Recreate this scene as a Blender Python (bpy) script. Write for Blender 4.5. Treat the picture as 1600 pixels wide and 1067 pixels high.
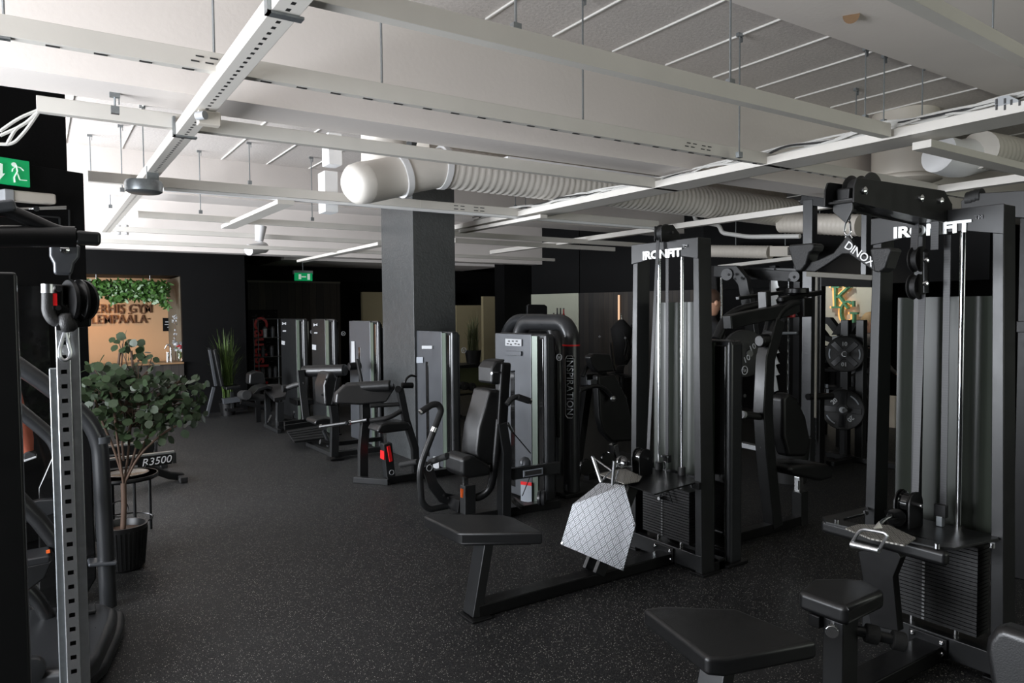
import bpy, bmesh, math, random
from mathutils import Vector, Matrix
random.seed(7)
C = bpy.context.scene.collection
for o in list(bpy.data.objects): bpy.data.objects.remove(o)
PI = math.pi
# ------------------------------------------------------------ camera
FPX, PITCH, ROLL, YAW, EYE = 1119.7, 0.0407678, -0.0078671, -0.5845805, 1.7
CAMR = (Matrix.Rotation(YAW, 3, 'Z') @ Matrix.Rotation(PI/2-PITCH, 3, 'X') @ Matrix.Rotation(ROLL, 3, 'Z'))
cd = bpy.data.cameras.new('camera'); cam = bpy.data.objects.new('camera', cd); C.objects.link(cam)
cam.matrix_world = Matrix.Translation((0, 0, EYE)) @ CAMR.to_4x4()
cd.sensor_width = 36; cd.lens = FPX/1600*36; cd.clip_start = .05; cd.clip_end = 200
bpy.context.scene.camera = cam
# ------------------------------------------------------------ view, sky, daylight
vs = bpy.context.scene.view_settings
vs.view_transform = 'Standard'; vs.look = 'None'; vs.gamma = 1; vs.use_curve_mapping = False
vs.exposure = 0.0
w = bpy.data.worlds.new('sky'); bpy.context.scene.world = w; w.use_nodes = True
nt = w.node_tree; bg = nt.nodes['Background']
sky = nt.nodes.new('ShaderNodeTexSky'); sky.sky_type = 'HOSEK_WILKIE'; sky.turbidity = 6; sky.sun_direction = (.5, -.3, .8)
nt.links.new(sky.outputs[0], bg.inputs[0]); bg.inputs[1].default_value = .55

def area(name, loc, direction, sx, sy, power, color, spread=PI):
    d = bpy.data.lights.new(name, 'AREA'); d.shape = 'RECTANGLE'; d.size = sx; d.size_y = sy
    d.energy = power; d.color = color; d.spread = spread
    o = bpy.data.objects.new(name, d); C.objects.link(o); o.location = loc
    o.rotation_euler = Vector(direction).to_track_quat('-Z', 'Y').to_euler(); return o
def spot(name, loc, target, power, color, size=.9, blend=.6, r=.04):
    d = bpy.data.lights.new(name, 'SPOT'); d.energy = power; d.color = color; d.spot_size = size; d.spot_blend = blend; d.shadow_soft_size = r
    o = bpy.data.objects.new(name, d); C.objects.link(o); o.location = loc
    o.rotation_euler = (Vector(target)-Vector(loc)).to_track_quat('-Z', 'Y').to_euler(); return o
DAY = (.90, .94, 1.0)
area('daylight_front_window', (-3.3, 3.2, 1.55), (1, 0, .42), 3.8, 1.9, 580, DAY)
area('daylight_back_window', (-3.3, 9.0, 1.55), (1, -.05, .2), 4.8, 1.9, 980, DAY)
area('daylight_side_window', (6.0, -3.4, 1.6), (0, 1, .35), 6.0, 1.6, 90, (.95, 1, .9))

# ------------------------------------------------------------ pixel-to-place helpers (points on real planes)
def ray(px, py): return CAMR @ Vector(((px-800)/FPX, -(py-533.5)/FPX, -1))
def pz(px, py, z=0):
    d = ray(px, py); return Vector((0, 0, EYE)) + d*((z-EYE)/d.z)
def pX(px, py, X):
    d = ray(px, py); return Vector((0, 0, EYE)) + d*(X/d.x)
def pY(px, py, Y):
    d = ray(px, py); return Vector((0, 0, EYE)) + d*(Y/d.y)

# ------------------------------------------------------------ materials
MATS = {}
def nodes(name):
    m = bpy.data.materials.new(name); m.use_nodes = True; t = m.node_tree
    return m, t, t.nodes['Principled BSDF']
def N(t, kind, **kw):
    n = t.nodes.new(kind)
    for k, v in kw.items(): setattr(n, k, v)
    return n
def mat(name, col, rough=.5, metal=0, noise=0, nscale=20, bump=0, bscale=60, spec=.5, emit=None, es=0, trans=0, coat=0):
    m, t, b = nodes(name)
    b.inputs['Base Color'].default_value = (*col, 1); b.inputs['Roughness'].default_value = rough
    b.inputs['Metallic'].default_value = metal; b.inputs['Specular IOR Level'].default_value = spec
    b.inputs['Coat Weight'].default_value = coat
    if trans: b.inputs['Transmission Weight'].default_value = trans
    tc = N(t, 'ShaderNodeTexCoord')
    if noise:
        n = N(t, 'ShaderNodeTexNoise'); n.inputs['Scale'].default_value = nscale; n.inputs['Detail'].default_value = 4
        t.links.new(tc.outputs['Object'], n.inputs['Vector'])
        r = N(t, 'ShaderNodeMapRange'); r.inputs[3].default_value = 1-noise; r.inputs[4].default_value = 1+noise
        t.links.new(n.outputs[0], r.inputs[0])
        v = N(t, 'ShaderNodeVectorMath', operation='SCALE'); v.inputs[0].default_value = col
        t.links.new(r.outputs[0], v.inputs['Scale']); t.links.new(v.outputs[0], b.inputs['Base Color'])
        r2 = N(t, 'ShaderNodeMapRange'); r2.inputs[3].default_value = max(0, rough-.06); r2.inputs[4].default_value = rough+.06
        t.links.new(n.outputs[0], r2.inputs[0]); t.links.new(r2.outputs[0], b.inputs['Roughness'])
    if bump:
        n = N(t, 'ShaderNodeTexNoise'); n.inputs['Scale'].default_value = bscale; n.inputs['Detail'].default_value = 3
        t.links.new(tc.outputs['Object'], n.inputs['Vector'])
        bp = N(t, 'ShaderNodeBump'); bp.inputs['Strength'].default_value = bump; bp.inputs['Distance'].default_value = .01
        t.links.new(n.outputs[0], bp.inputs['Height']); t.links.new(bp.outputs[0], b.inputs['Normal'])
    if emit: b.inputs['Emission Color'].default_value = (*emit, 1); b.inputs['Emission Strength'].default_value = es
    MATS[name] = m; return m
M = MATS
mat('black_steel', (.005, .005, .0052), .34, 0, .25, 30, .05, 700, .3)
mat('dark_steel', (.011, .0115, .012), .34, 0, .2, 12, 0, 60, .5)
mat('vinyl', (.006, .0061, .0064), .36, 0, .2, 8, .08, 350, .5)
mat('rubber', (.009, .009, .009), .55, 0, .2, 40, .2, 200)
mat('foam', (.012, .012, .012), .75, 0, .2, 60, .3, 250, .3)
mat('chrome', (.78, .79, .8), .14, 1)
mat('band_green_reflection', (.10, .125, .10), .3, .3)  # guard sheet on the tower corners; green reflections painted in as its colour
mat('brand_mirror', (.85, .87, .85), .3, .6)
mat('brushed', (.55, .56, .57), .32, 1, .15, 40)
mat('guard', (.026, .031, .024), .34, .0, .1, 3, .02, 4, .5)  # slight green tint stands in for greenery reflected in the guards
mat('gloss_black', (.006, .006, .006), .08, 0, 0, spec=.6)
mat('silver_panel', (.075, .08, .088), .36, .35, .12, 6, .05, 500, .6)
mat('pillar_grey', (.02, .021, .0225), .3, .1, .15, 8, 0, 60, .6)
mat('stack', (.010, .010, .010), .45, 0, .2, 20, .1, 200)
mat('white', (.8, .8, .8), .5)
mat('label_white', (.36, .37, .38), .5)
mat('grey_label', (.25, .27, .3), .45)
mat('ink', (.03, .03, .03), .5)
mat('red', (.65, .01, .012), .35)
mat('red_grip', (.45, .015, .02), .4)
mat('orange', (.8, .13, .02), .45)
mat('rail_white', (.66, .63, .58), .38, 0, .06, 5, .03, 60)
mat('galv', (.28, .3, .31), .38, .8, .2, 60)
mat('wire_white', (.6, .59, .56), .5)
mat('duct', (.72, .68, .62), .45, .0, .08, 4, .05, 30)
mat('cream', (.62, .57, .5), .5, 0, .05, 3)
mat('wall_black', (.0032, .0032, .0034), .6, 0, .25, 4, .08, 60, .12)
mat('column_paint', (.042, .045, .046), .36, 0, .3, 14, .35, 45, .55)
mat('beige', (.32, .27, .16), .55, 0, .06, 2)
mat('pale_panel', (.45, .46, .36), .55, 0, .06, 2)
mat('kg_wall', (.44, .44, .38), .7, 0, .15, 2, .1, 20)
mat('terracotta', (.46, .27, .14), .7, 0, .05, 2, .03, 40)
mat('letter_orange', (.10, .04, .015), .5)
mat('grass_leaf', (.07, .12, .022), .5, 0, .3, 30)
mat('dry_leaf', (.08, .09, .035), .6, 0, .3, 30)
mat('euc_leaf', (.035, .06, .025), .45, 0, .45, 6)
mat('ivy_leaf', (.045, .11, .022), .4, 0, .4, 10)
mat('stem', (.10, .06, .04), .7, 0, .2, 20)
mat('pot', (.008, .008, .008), .4)
mat('counter_top', (.22, .13, .065), .4, 0, .2, 12)
mat('tabletop', (.12, .10, .075), .25, 0, .15, 20)
mat('skin', (.5, .27, .18), .5)
mat('hair_brown', (.06, .03, .018), .6, 0, .3, 60)
mat('hair_blond', (.38, .26, .13), .6, 0, .3, 60)
mat('shirt', (.010, .010, .011), .8)
mat('tights', (.35, .09, .05), .7, 0, .3, 8)
mat('green_sign', (.0, .30, .09), .4, 0, emit=(.0, .45, .14), es=.35)
mat('sign_white', (.75, .8, .76), .4, 0, emit=(.8, 1, .85), es=.35)
mat('knit', (.10, .09, .085), .8)
mat('led', (.9, .9, .9), .5, 0, emit=(1, .98, .94), es=1.6)
mat('kg_green', (.07, .24, .13), .45)
mat('kg_glow', (.9, .5, .2), .5, 0, emit=(1, .42, .08), es=.7)
mat('amber_glow', (.9, .5, .3), .5, 0, emit=(1, .62, .38), es=.7)
mat('tan_trim', (.11, .10, .075), .5)
mat('lawn', (.06, .12, .03), .9, 0, .4, 2)
mat('hedge', (.05, .10, .03), .8, 0, .5, 3)
mat('brick_back', (.25, .22, .19), .8)
mat('glass', (.95, .97, .97), .03, 0, spec=.5, trans=1)
mat('green_tray', (.11, .12, .05), .5)

def mat_floor():
    m, t, b = nodes('rubber_floor'); tc = N(t, 'ShaderNodeTexCoord')
    def fleck(scale, thr, rad):
        v = N(t, 'ShaderNodeTexVoronoi'); v.inputs['Scale'].default_value = scale; v.inputs['Randomness'].default_value = 1
        t.links.new(tc.outputs['Object'], v.inputs['Vector'])
        s = N(t, 'ShaderNodeSeparateColor'); t.links.new(v.outputs['Color'], s.inputs[0])
        a = N(t, 'ShaderNodeMath', operation='GREATER_THAN'); a.inputs[1].default_value = thr; t.links.new(s.outputs[0], a.inputs[0])
        d = N(t, 'ShaderNodeMath', operation='LESS_THAN'); d.inputs[1].default_value = rad; t.links.new(v.outputs['Distance'], d.inputs[0])
        k = N(t, 'ShaderNodeMath', operation='MULTIPLY'); t.links.new(a.outputs[0], k.inputs[0]); t.links.new(d.outputs[0], k.inputs[1]); return k
    f1 = fleck(115, .72, .27); f2 = fleck(210, .6, .3)
    mx = N(t, 'ShaderNodeMath', operation='MAXIMUM'); t.links.new(f1.outputs[0], mx.inputs[0])
    h = N(t, 'ShaderNodeMath', operation='MULTIPLY'); h.inputs[1].default_value = .3; t.links.new(f2.outputs[0], h.inputs[0]); t.links.new(h.outputs[0], mx.inputs[1])
    n = N(t, 'ShaderNodeTexNoise'); n.inputs['Scale'].default_value = 1.3; n.inputs['Detail'].default_value = 5; t.links.new(tc.outputs['Object'], n.inputs['Vector'])
    r = N(t, 'ShaderNodeValToRGB'); r.color_ramp.elements[0].color = (.005, .0052, .006, 1); r.color_ramp.elements[1].color = (.009, .0093, .0105, 1)
    t.links.new(n.outputs[0], r.inputs[0])
    c = N(t, 'ShaderNodeMix', data_type='RGBA'); t.links.new(mx.outputs[0], c.inputs[0]); t.links.new(r.outputs[0], c.inputs[6]); c.inputs[7].default_value = (.36, .35, .31, 1)
    t.links.new(c.outputs[2], b.inputs['Base Color'])
    n2 = N(t, 'ShaderNodeTexNoise'); n2.inputs['Scale'].default_value = 220; n2.inputs['Detail'].default_value = 2; t.links.new(tc.outputs['Object'], n2.inputs['Vector'])
    bp = N(t, 'ShaderNodeBump'); bp.inputs['Strength'].default_value = .5; bp.inputs['Distance'].default_value = .004
    t.links.new(n2.outputs[0], bp.inputs['Height']); t.links.new(bp.outputs[0], b.inputs['Normal'])
    b.inputs['Roughness'].default_value = .5; b.inputs['Specular IOR Level'].default_value = .4
    M['floor'] = m
mat_floor()
def mat_ceiling():
    m, t, b = nodes('painted_slab'); tc = N(t, 'ShaderNodeTexCoord')
    n = N(t, 'ShaderNodeTexNoise'); n.inputs['Scale'].default_value = 40; n.inputs['Detail'].default_value = 6; n.inputs['Roughness'].default_value = .7
    t.links.new(tc.outputs['Object'], n.inputs['Vector'])
    r = N(t, 'ShaderNodeValToRGB'); r.color_ramp.elements[0].position = .3; r.color_ramp.elements[1].position = .7
    r.color_ramp.elements[0].color = (.50, .46, .43, 1); r.color_ramp.elements[1].color = (.68, .63, .59, 1)
    t.links.new(n.outputs[0], r.inputs[0]); t.links.new(r.outputs[0], b.inputs['Base Color'])
    bp = N(t, 'ShaderNodeBump'); bp.inputs['Strength'].default_value = .4; bp.inputs['Distance'].default_value = .01
    t.links.new(n.outputs[0], bp.inputs['Height']); t.links.new(bp.outputs[0], b.inputs['Normal']); b.inputs['Roughness'].default_value = .7
    M['ceiling'] = m
mat_ceiling()
mat('beam', (.82, .76, .715), .6, 0, .05, 2, .1, 30)
mat('groove', (.72, .7, .66), .5)
def mat_planks(name, c1, c2, width, axis):
    m, t, b = nodes(name); tc = N(t, 'ShaderNodeTexCoord'); s = N(t, 'ShaderNodeSeparateXYZ'); t.links.new(tc.outputs['Object'], s.inputs[0])
    q = N(t, 'ShaderNodeMath', operation='DIVIDE'); q.inputs[1].default_value = width; t.links.new(s.outputs[axis], q.inputs[0])
    fl = N(t, 'ShaderNodeMath', operation='FLOOR'); t.links.new(q.outputs[0], fl.inputs[0])
    fr = N(t, 'ShaderNodeMath', operation='FRACT'); t.links.new(q.outputs[0], fr.inputs[0])
    wn = N(t, 'ShaderNodeTexWhiteNoise', noise_dimensions='1D'); t.links.new(fl.outputs[0], wn.inputs['W'])
    mp = N(t, 'ShaderNodeMapping'); mp.inputs['Scale'].default_value = (14, 14, 1.2); t.links.new(tc.outputs['Object'], mp.inputs[0])
    n = N(t, 'ShaderNodeTexNoise'); n.inputs['Scale'].default_value = 2.2; n.inputs['Detail'].default_value = 6; t.links.new(mp.outputs[0], n.inputs['Vector'])
    ad = N(t, 'ShaderNodeMath', operation='MULTIPLY'); t.links.new(n.outputs[0], ad.inputs[0]); t.links.new(wn.outputs[0], ad.inputs[1])
    r = N(t, 'ShaderNodeValToRGB'); r.color_ramp.elements[0].color = (*c1, 1); r.color_ramp.elements[1].color = (*c2, 1); r.color_ramp.elements[1].position = .55
    t.links.new(ad.outputs[0], r.inputs[0])
    g = N(t, 'ShaderNodeMath', operation='GREATER_THAN'); g.inputs[1].default_value = .06; t.links.new(fr.outputs[0], g.inputs[0])
    c = N(t, 'ShaderNodeMix', data_type='RGBA'); c.inputs[6].default_value = (.002, .002, .002, 1)
    t.links.new(g.outputs[0], c.inputs[0]); t.links.new(r.outputs[0], c.inputs[7]); t.links.new(c.outputs[2], b.inputs['Base Color'])
    b.inputs['Roughness'].default_value = .6; M[name] = m
mat_planks('dark_planks', (.012, .010, .008), (.05, .037, .026), .16, 0)
mat_planks('dark_planks_y', (.012, .010, .008), (.05, .037, .026), .12, 1)
mat_planks('counter_planks', (.01, .009, .008), (.04, .032, .026), .12, 0)
def mat_tread(name, scale, col, metal=.75):
    # chequer plate: blocks of five raised bars in alternating directions
    m, t, b = nodes(name); uv = N(t, 'ShaderNodeUVMap'); mp = N(t, 'ShaderNodeMapping'); mp.inputs['Rotation'].default_value = (0, 0, PI/4)
    mp.inputs['Scale'].default_value = (scale, scale, 1); t.links.new(uv.outputs[0], mp.inputs[0])
    ch = N(t, 'ShaderNodeTexChecker'); ch.inputs['Scale'].default_value = 1; ch.inputs[1].default_value = (1, 1, 1, 1); ch.inputs[2].default_value = (0, 0, 0, 1)
    t.links.new(mp.outputs[0], ch.inputs[0])
    s = N(t, 'ShaderNodeSeparateXYZ'); t.links.new(mp.outputs[0], s.inputs[0])
    def bars(a, bb):
        k = N(t, 'ShaderNodeMath', operation='MULTIPLY'); k.inputs[1].default_value = 4; t.links.new(a, k.inputs[0])
        f = N(t, 'ShaderNodeMath', operation='PINGPONG'); f.inputs[1].default_value = .5; t.links.new(k.outputs[0], f.inputs[0])
        e = N(t, 'ShaderNodeMath', operation='PINGPONG'); e.inputs[1].default_value = .5; t.links.new(bb, e.inputs[0])
        e2 = N(t, 'ShaderNodeMath', operation='GREATER_THAN'); e2.inputs[1].default_value = .07; t.links.new(e.outputs[0], e2.inputs[0])
        g = N(t, 'ShaderNodeMath', operation='GREATER_THAN'); g.inputs[1].default_value = .2; t.links.new(f.outputs[0], g.inputs[0])
        p = N(t, 'ShaderNodeMath', operation='MULTIPLY'); t.links.new(g.outputs[0], p.inputs[0]); t.links.new(e2.outputs[0], p.inputs[1]); return p
    p, q = bars(s.outputs[0], s.outputs[1]), bars(s.outputs[1], s.outputs[0])
    mx = N(t, 'ShaderNodeMix', data_type='FLOAT'); t.links.new(ch.outputs[1], mx.inputs[0]); t.links.new(p.outputs[0], mx.inputs[2]); t.links.new(q.outputs[0], mx.inputs[3])
    bp = N(t, 'ShaderNodeBump'); bp.inputs['Strength'].default_value = .9; bp.inputs['Distance'].default_value = .004
    t.links.new(mx.outputs[0], bp.inputs['Height']); t.links.new(bp.outputs[0], b.inputs['Normal'])
    r = N(t, 'ShaderNodeValToRGB'); r.color_ramp.elements[0].color = tuple(c*.3 for c in col)+(1,); r.color_ramp.elements[1].color = (*col, 1)
    t.links.new(mx.outputs[0], r.inputs[0]); t.links.new(r.outputs[0], b.inputs['Base Color'])
    b.inputs['Metallic'].default_value = metal; b.inputs['Roughness'].default_value = .33; M[name] = m
mat_tread('tread_plate', 20, (.20, .205, .215))
mat_tread('tread_lit', 24, (.42, .40, .36), .3)  # same metal as tread_plate; bright warm reflections put into its base colour
def mat_rows(name, base, dark, axis, pitch, duty, cross=None, cw=.01, rough=.4, metal=0):
    # a row of small punched holes: pitch along axis, limited across by |cross| < cw (object space)
    m, t, b = nodes(name); tc = N(t, 'ShaderNodeTexCoord'); s = N(t, 'ShaderNodeSeparateXYZ'); t.links.new(tc.outputs['Object'], s.inputs[0])
    q = N(t, 'ShaderNodeMath', operation='DIVIDE'); q.inputs[1].default_value = pitch; t.links.new(s.outputs[axis], q.inputs[0])
    f = N(t, 'ShaderNodeMath', operation='FRACT'); t.links.new(q.outputs[0], f.inputs[0])
    g = N(t, 'ShaderNodeMath', operation='LESS_THAN'); g.inputs[1].default_value = duty; t.links.new(f.outputs[0], g.inputs[0]); last = g
    if cross is not None:
        a = N(t, 'ShaderNodeMath', operation='ABSOLUTE'); t.links.new(s.outputs[cross], a.inputs[0])
        l = N(t, 'ShaderNodeMath', operation='LESS_THAN'); l.inputs[1].default_value = cw; t.links.new(a.outputs[0], l.inputs[0])
        k = N(t, 'ShaderNodeMath', operation='MULTIPLY'); t.links.new(g.outputs[0], k.inputs[0]); t.links.new(l.outputs[0], k.inputs[1]); last = k
    c = N(t, 'ShaderNodeMix', data_type='RGBA'); c.inputs[6].default_value = (*base, 1); c.inputs[7].default_value = (*dark, 1)
    t.links.new(last.outputs[0], c.inputs[0]); t.links.new(c.outputs[2], b.inputs['Base Color']); b.inputs['Roughness'].default_value = rough; b.inputs['Metallic'].default_value = metal
    M[name] = m
mat_rows('strut_holes', (.66, .63, .58), (.015, .015, .015), 1, .062, .42, 0, .008)
mat_rows('rail_slots', (.66, .63, .58), (.10, .095, .085), 0, .16, .28, 1, .006)
mat_rows('belt', (.022, .022, .024), (.012, .012, .013), 2, .012, .3)

# ------------------------------------------------------------ mesh builder
class MB:
    def __init__(s): s.b = bmesh.new(); s.uv = None
    def box(s, c, d, R=None):
        v = []
        for x in (-.5, .5):
            for y in (-.5, .5):
                for z in (-.5, .5):
                    p = Vector((x*d[0], y*d[1], z*d[2]))
                    if R: p = R @ p
                    v.append(s.b.verts.new(p+Vector(c)))
        for f in ((0, 1, 3, 2), (4, 6, 7, 5), (0, 4, 5, 1), (2, 3, 7, 6), (0, 2, 6, 4), (1, 5, 7, 3)): s.b.faces.new([v[i] for i in f])
        return s
    def span(s, a, b): return s.box([(a[i]+b[i])/2 for i in range(3)], [abs(b[i]-a[i]) for i in range(3)])
    def bar(s, a, b, w, h, up=(0, 0, 1)):
        a, b = Vector(a), Vector(b); d = (b-a); L = d.length; d.normalize(); u = Vector(up); side = d.cross(u)
        if side.length < 1e-4: side = d.cross(Vector((1, 0, 0)))
        side.normalize(); u = side.cross(d)
        R = Matrix((d, side, u)).transposed(); return s.box((a+b)/2, (L, w, h), R)
    def bars(s, pts, w, h, up=(0, 0, 1)):
        # mitred rectangular tube: width w along 'up-normal', h in bend plane; 'up' = plane normal
        P = [Vector(p) for p in pts]; n = Vector(up).normalized(); rings = []
        for i, p in enumerate(P):
            d1 = (P[i]-P[i-1]).normalized() if i else (P[1]-P[0]).normalized()
            d2 = (P[i+1]-P[i]).normalized() if i < len(P)-1 else d1
            s1, s2 = d1.cross(n).normalized(), d2.cross(n).normalized(); m = (s1+s2).normalized(); k = h/2/max(.3, m.dot(s1))
            rings.append([s.b.verts.new(p+m*k*a+n*w/2*c) for a, c in ((-1, -1), (1, -1), (1, 1), (-1, 1))])
        for r, q in zip(rings, rings[1:]):
            for j in range(4): s.b.faces.new((r[j], r[(j+1) % 4], q[(j+1) % 4], q[j]))
        s.b.faces.new(rings[0][::-1]); s.b.faces.new(rings[-1]); return s
    def tube(s, pts, r, seg=12, fil=0, cap=True, radii=None):
        P = [Vector(p) for p in pts]
        if fil and len(P) > 2:
            Q = [P[0]]
            for i in range(1, len(P)-1):
                a, b, c = P[i-1], P[i], P[i+1]; f = min(fil, (a-b).length*.48, (c-b).length*.48)
                p, q = b+(a-b).normalized()*f, b+(c-b).normalized()*f
                for k in range(6):
                    t = k/5; Q.append(p*(1-t)**2+b*2*t*(1-t)+q*t*t)
            Q.append(P[-1]); P = Q
        rings = []; side = None
        for i, p in enumerate(P):
            d = ((P[i+1]-P[i]) if i < len(P)-1 else (P[i]-P[i-1]))
            if 0 < i < len(P)-1: d = (P[i+1]-P[i]).normalized()+(P[i]-P[i-1]).normalized()
            d.normalize()
            if side is None:
                side = d.cross(Vector((0, 0, 1)))
                if side.length < .1: side = d.cross(Vector((1, 0, 0)))
            side = (side-d*side.dot(d)).normalized(); up = side.cross(d); rr = radii[i] if radii else r
            rings.append([s.b.verts.new(p+(side*math.cos(2*PI*j/seg)+up*math.sin(2*PI*j/seg))*rr) for j in range(seg)])
        for a, b in zip(rings, rings[1:]):
            for j in range(seg): s.b.faces.new((a[j], a[(j+1) % seg], b[(j+1) % seg], b[j]))
        if cap: s.b.faces.new(rings[0][::-1]); s.b.faces.new(rings[-1])
        return s
    def cyl(s, a, b, r, seg=20, r2=None): return s.tube([a, b], r, seg, radii=[r, r if r2 is None else r2])
    def lathe(s, c, prof, axis=(0, 0, 1), seg=24):
        ax = Vector(axis).normalized(); u = ax.orthogonal().normalized(); v = ax.cross(u); c = Vector(c)
        rings = [[s.b.verts.new(c+ax*z+(u*math.cos(2*PI*j/seg)+v*math.sin(2*PI*j/seg))*max(r, 1e-4)) for j in range(seg)] for r, z in prof]
        for a, b in zip(rings, rings[1:]):
            for j in range(seg): s.b.faces.new((a[j], a[(j+1) % seg], b[(j+1) % seg], b[j]))
        s.b.faces.new(rings[0][::-1]); s.b.faces.new(rings[-1]); return s
    def prism(s, pts, ext):
        e = Vector(ext); A = [s.b.verts.new(Vector(p)-e/2) for p in pts]; B = [s.b.verts.new(Vector(p)+e/2) for p in pts]; n = len(A)
        s.b.faces.new(A[::-1]); s.b.faces.new(B)
        for i in range(n): s.b.faces.new((A[i], A[(i+1) % n], B[(i+1) % n], B[i]))
        return s
    def poly(s, pts, uvs=None):
        f = s.b.faces.new([s.b.verts.new(Vector(p)) for p in pts]); return s
    def disc_leaf(s, c, n, d, L, W):
        n = Vector(n).normalized(); d = Vector(d); d = (d-n*d.dot(n)).normalized(); q = n.cross(d); c = Vector(c)
        pr = ((0, 0), (.18, .36), (.45, .5), (.75, .38), (1, 0), (.75, -.38), (.45, -.5), (.18, -.36))
        s.b.faces.new([s.b.verts.new(c+d*L*a+q*W*b+n*L*.12*math.sin(a*PI)*(1-abs(b)*1.6)) for a, b in pr]); return s

def finish(name, mb, m, parent=None, bevel=0, seg=2, smooth=35, loc=None):
    b = mb.b; bmesh.ops.recalc_face_normals(b, faces=b.faces[:])
    base = Vector(loc) if loc is not None else (parent['_o'] if parent is not None else None)
    if base is None:
        xs = [v.co for v in b.verts]; base = Vector(((min(p.x for p in xs)+max(p.x for p in xs))/2, (min(p.y for p in xs)+max(p.y for p in xs))/2, min(p.z for p in xs)))
    base = Vector(base); bmesh.ops.translate(b, verts=b.verts[:], vec=-base)
    me = bpy.data.meshes.new(name); b.to_mesh(me); b.free()
    if smooth: me.shade_smooth(); me.set_sharp_from_angle(angle=math.radians(smooth))
    me.materials.append(M[m]); o = bpy.data.objects.new(name, me); C.objects.link(o)
    if bevel:
        k = o.modifiers.new('bevel', 'BEVEL'); k.width = bevel; k.segments = seg; k.limit_method = 'ANGLE'; k.angle_limit = math.radians(40)
        k.harden_normals = True
    if parent is not None: o.parent = parent['p']
    else: o.location = base
    return o
class Thing(dict): pass
def thing(name, label, cat, loc, group=None):
    e = bpy.data.objects.new(name, None); e.empty_display_size = .1; C.objects.link(e); e.location = loc
    e['label'] = label; e['category'] = cat
    if group: e['group'] = group
    return Thing(p=e, _o=Vector(loc))
def part(t, name, mb, m, bevel=0, seg=2, smooth=35, label=None):
    o = finish(name, mb, m, t, bevel, seg, smooth)
    if label: o['label'] = label
    return o
def sub(t, par, name, mb, m, bevel=0, seg=2, smooth=35, label=None):
    o = part(t, name, mb, m, bevel, seg, smooth, label); o.parent = par; return o
def single(name, mb, m, label, cat, group=None, bevel=0, seg=2, smooth=35, loc=None):
    o = finish(name, mb, m, None, bevel, seg, smooth, loc); o['label'] = label; o['category'] = cat
    if group: o['group'] = group
    return o
def struct(name, mb, m, bevel=0, loc=(0, 0, 0), smooth=0):
    o = finish(name, mb, m, None, bevel, 2, smooth, loc); o['kind'] = 'structure'; return o
def stuff(o): o['kind'] = 'stuff'; return o
def children_of(o): return [c for c in bpy.data.objects if c.parent == o]
def copy_tree(o, parent=None):
    c = o.copy(); C.objects.link(c)
    if parent: c.parent = parent
    for ch in children_of(o): copy_tree(ch, c)
    return c
def clone(t, off, label, kids=True):
    src = t['p'] if isinstance(t, dict) else t
    c = copy_tree(src); c.location = src.location+Vector(off)
    if label: c['label'] = label
    return c
def text_mb(txt, size, ext, origin, right, up, shear=0, align='CENTER', off=0, spacing=1):
    cu = bpy.data.curves.new('t', 'FONT'); cu.body = txt; cu.size = size; cu.extrude = ext; cu.align_x = align; cu.align_y = 'CENTER'; cu.shear = shear; cu.offset = off; cu.space_character = spacing
    cu.resolution_u = 3
    o = bpy.data.objects.new('t', cu); C.objects.link(o); dg = bpy.context.evaluated_depsgraph_get(); dg.update()
    me = bpy.data.meshes.new_from_object(o.evaluated_get(dg)); bpy.data.objects.remove(o)
    r, u = Vector(right).normalized(), Vector(up).normalized(); n = r.cross(u)
    me.transform(Matrix((r, u, n)).transposed().to_4x4()); me.transform(Matrix.Translation(origin))
    mb = MB(); mb.b.from_mesh(me); bpy.data.meshes.remove(me); return mb
def uv_plane(o, right, up):
    me = o.data; uv = me.uv_layers.new(name='UVMap'); r, u = Vector(right).normalized(), Vector(up).normalized()
    for lp in me.loops:
        c = me.vertices[lp.vertex_index].co; uv.data[lp.index].uv = (c.dot(r), c.dot(u))
def bolts(pts, axis, r=.008, l=.008):
    b = MB()
    for p in pts: b.cyl(p, Vector(p)+Vector(axis)*l, r, 8)
    return b
# ============================================================ the room
SLAB = 3.65
struct('floor', MB().span((-3.6, -3.6, -.1), (14, 17, 0)), 'floor')
struct('ceiling', MB().span((-3.6, -3.6, SLAB), (14, 17, SLAB+.2)), 'ceiling')
# cast joints between the slab elements, in bays between the beams
gm = MB()
for k in range(-9, 20):
    x = 3.65+.555*k
    for y0, y1 in ((3.03, 4.12), (4.75, 9.58), (10.3, 12.8)):
        if -3.4 < x < 13.8: gm.span((x-.006, y0, SLAB-.012), (x+.006, y1, SLAB+.01))
struct('trim_1', gm, 'groove')
struct('trim_2', MB().span((-3.6, 4.26, 2.9), (14, 4.62, SLAB)), 'beam')
struct('trim_3', MB().span((-3.6, 9.6, 3.17), (14, 10.2, SLAB)), 'beam')
struct('trim_4', MB().span((-3.6, 12.9, 2.75), (14, 13.3, SLAB)), 'beam')
struct('trim_5', MB().span((-3.6, 1.2, SLAB-.05), (14, 3.0, SLAB+.02)), 'beam')   # smooth lowered band of the slab
h = MB().cyl(pz(1330, 24, SLAB-.055), pz(1330, 24, SLAB-.045), .05, 20)
o = struct('trim_6', h, 'counter_top')
# column
struct('wall_column', MB().span((3.57, 7.41, 0), (4.11, 8.30, SLAB)), 'column_paint', .004)
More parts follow.
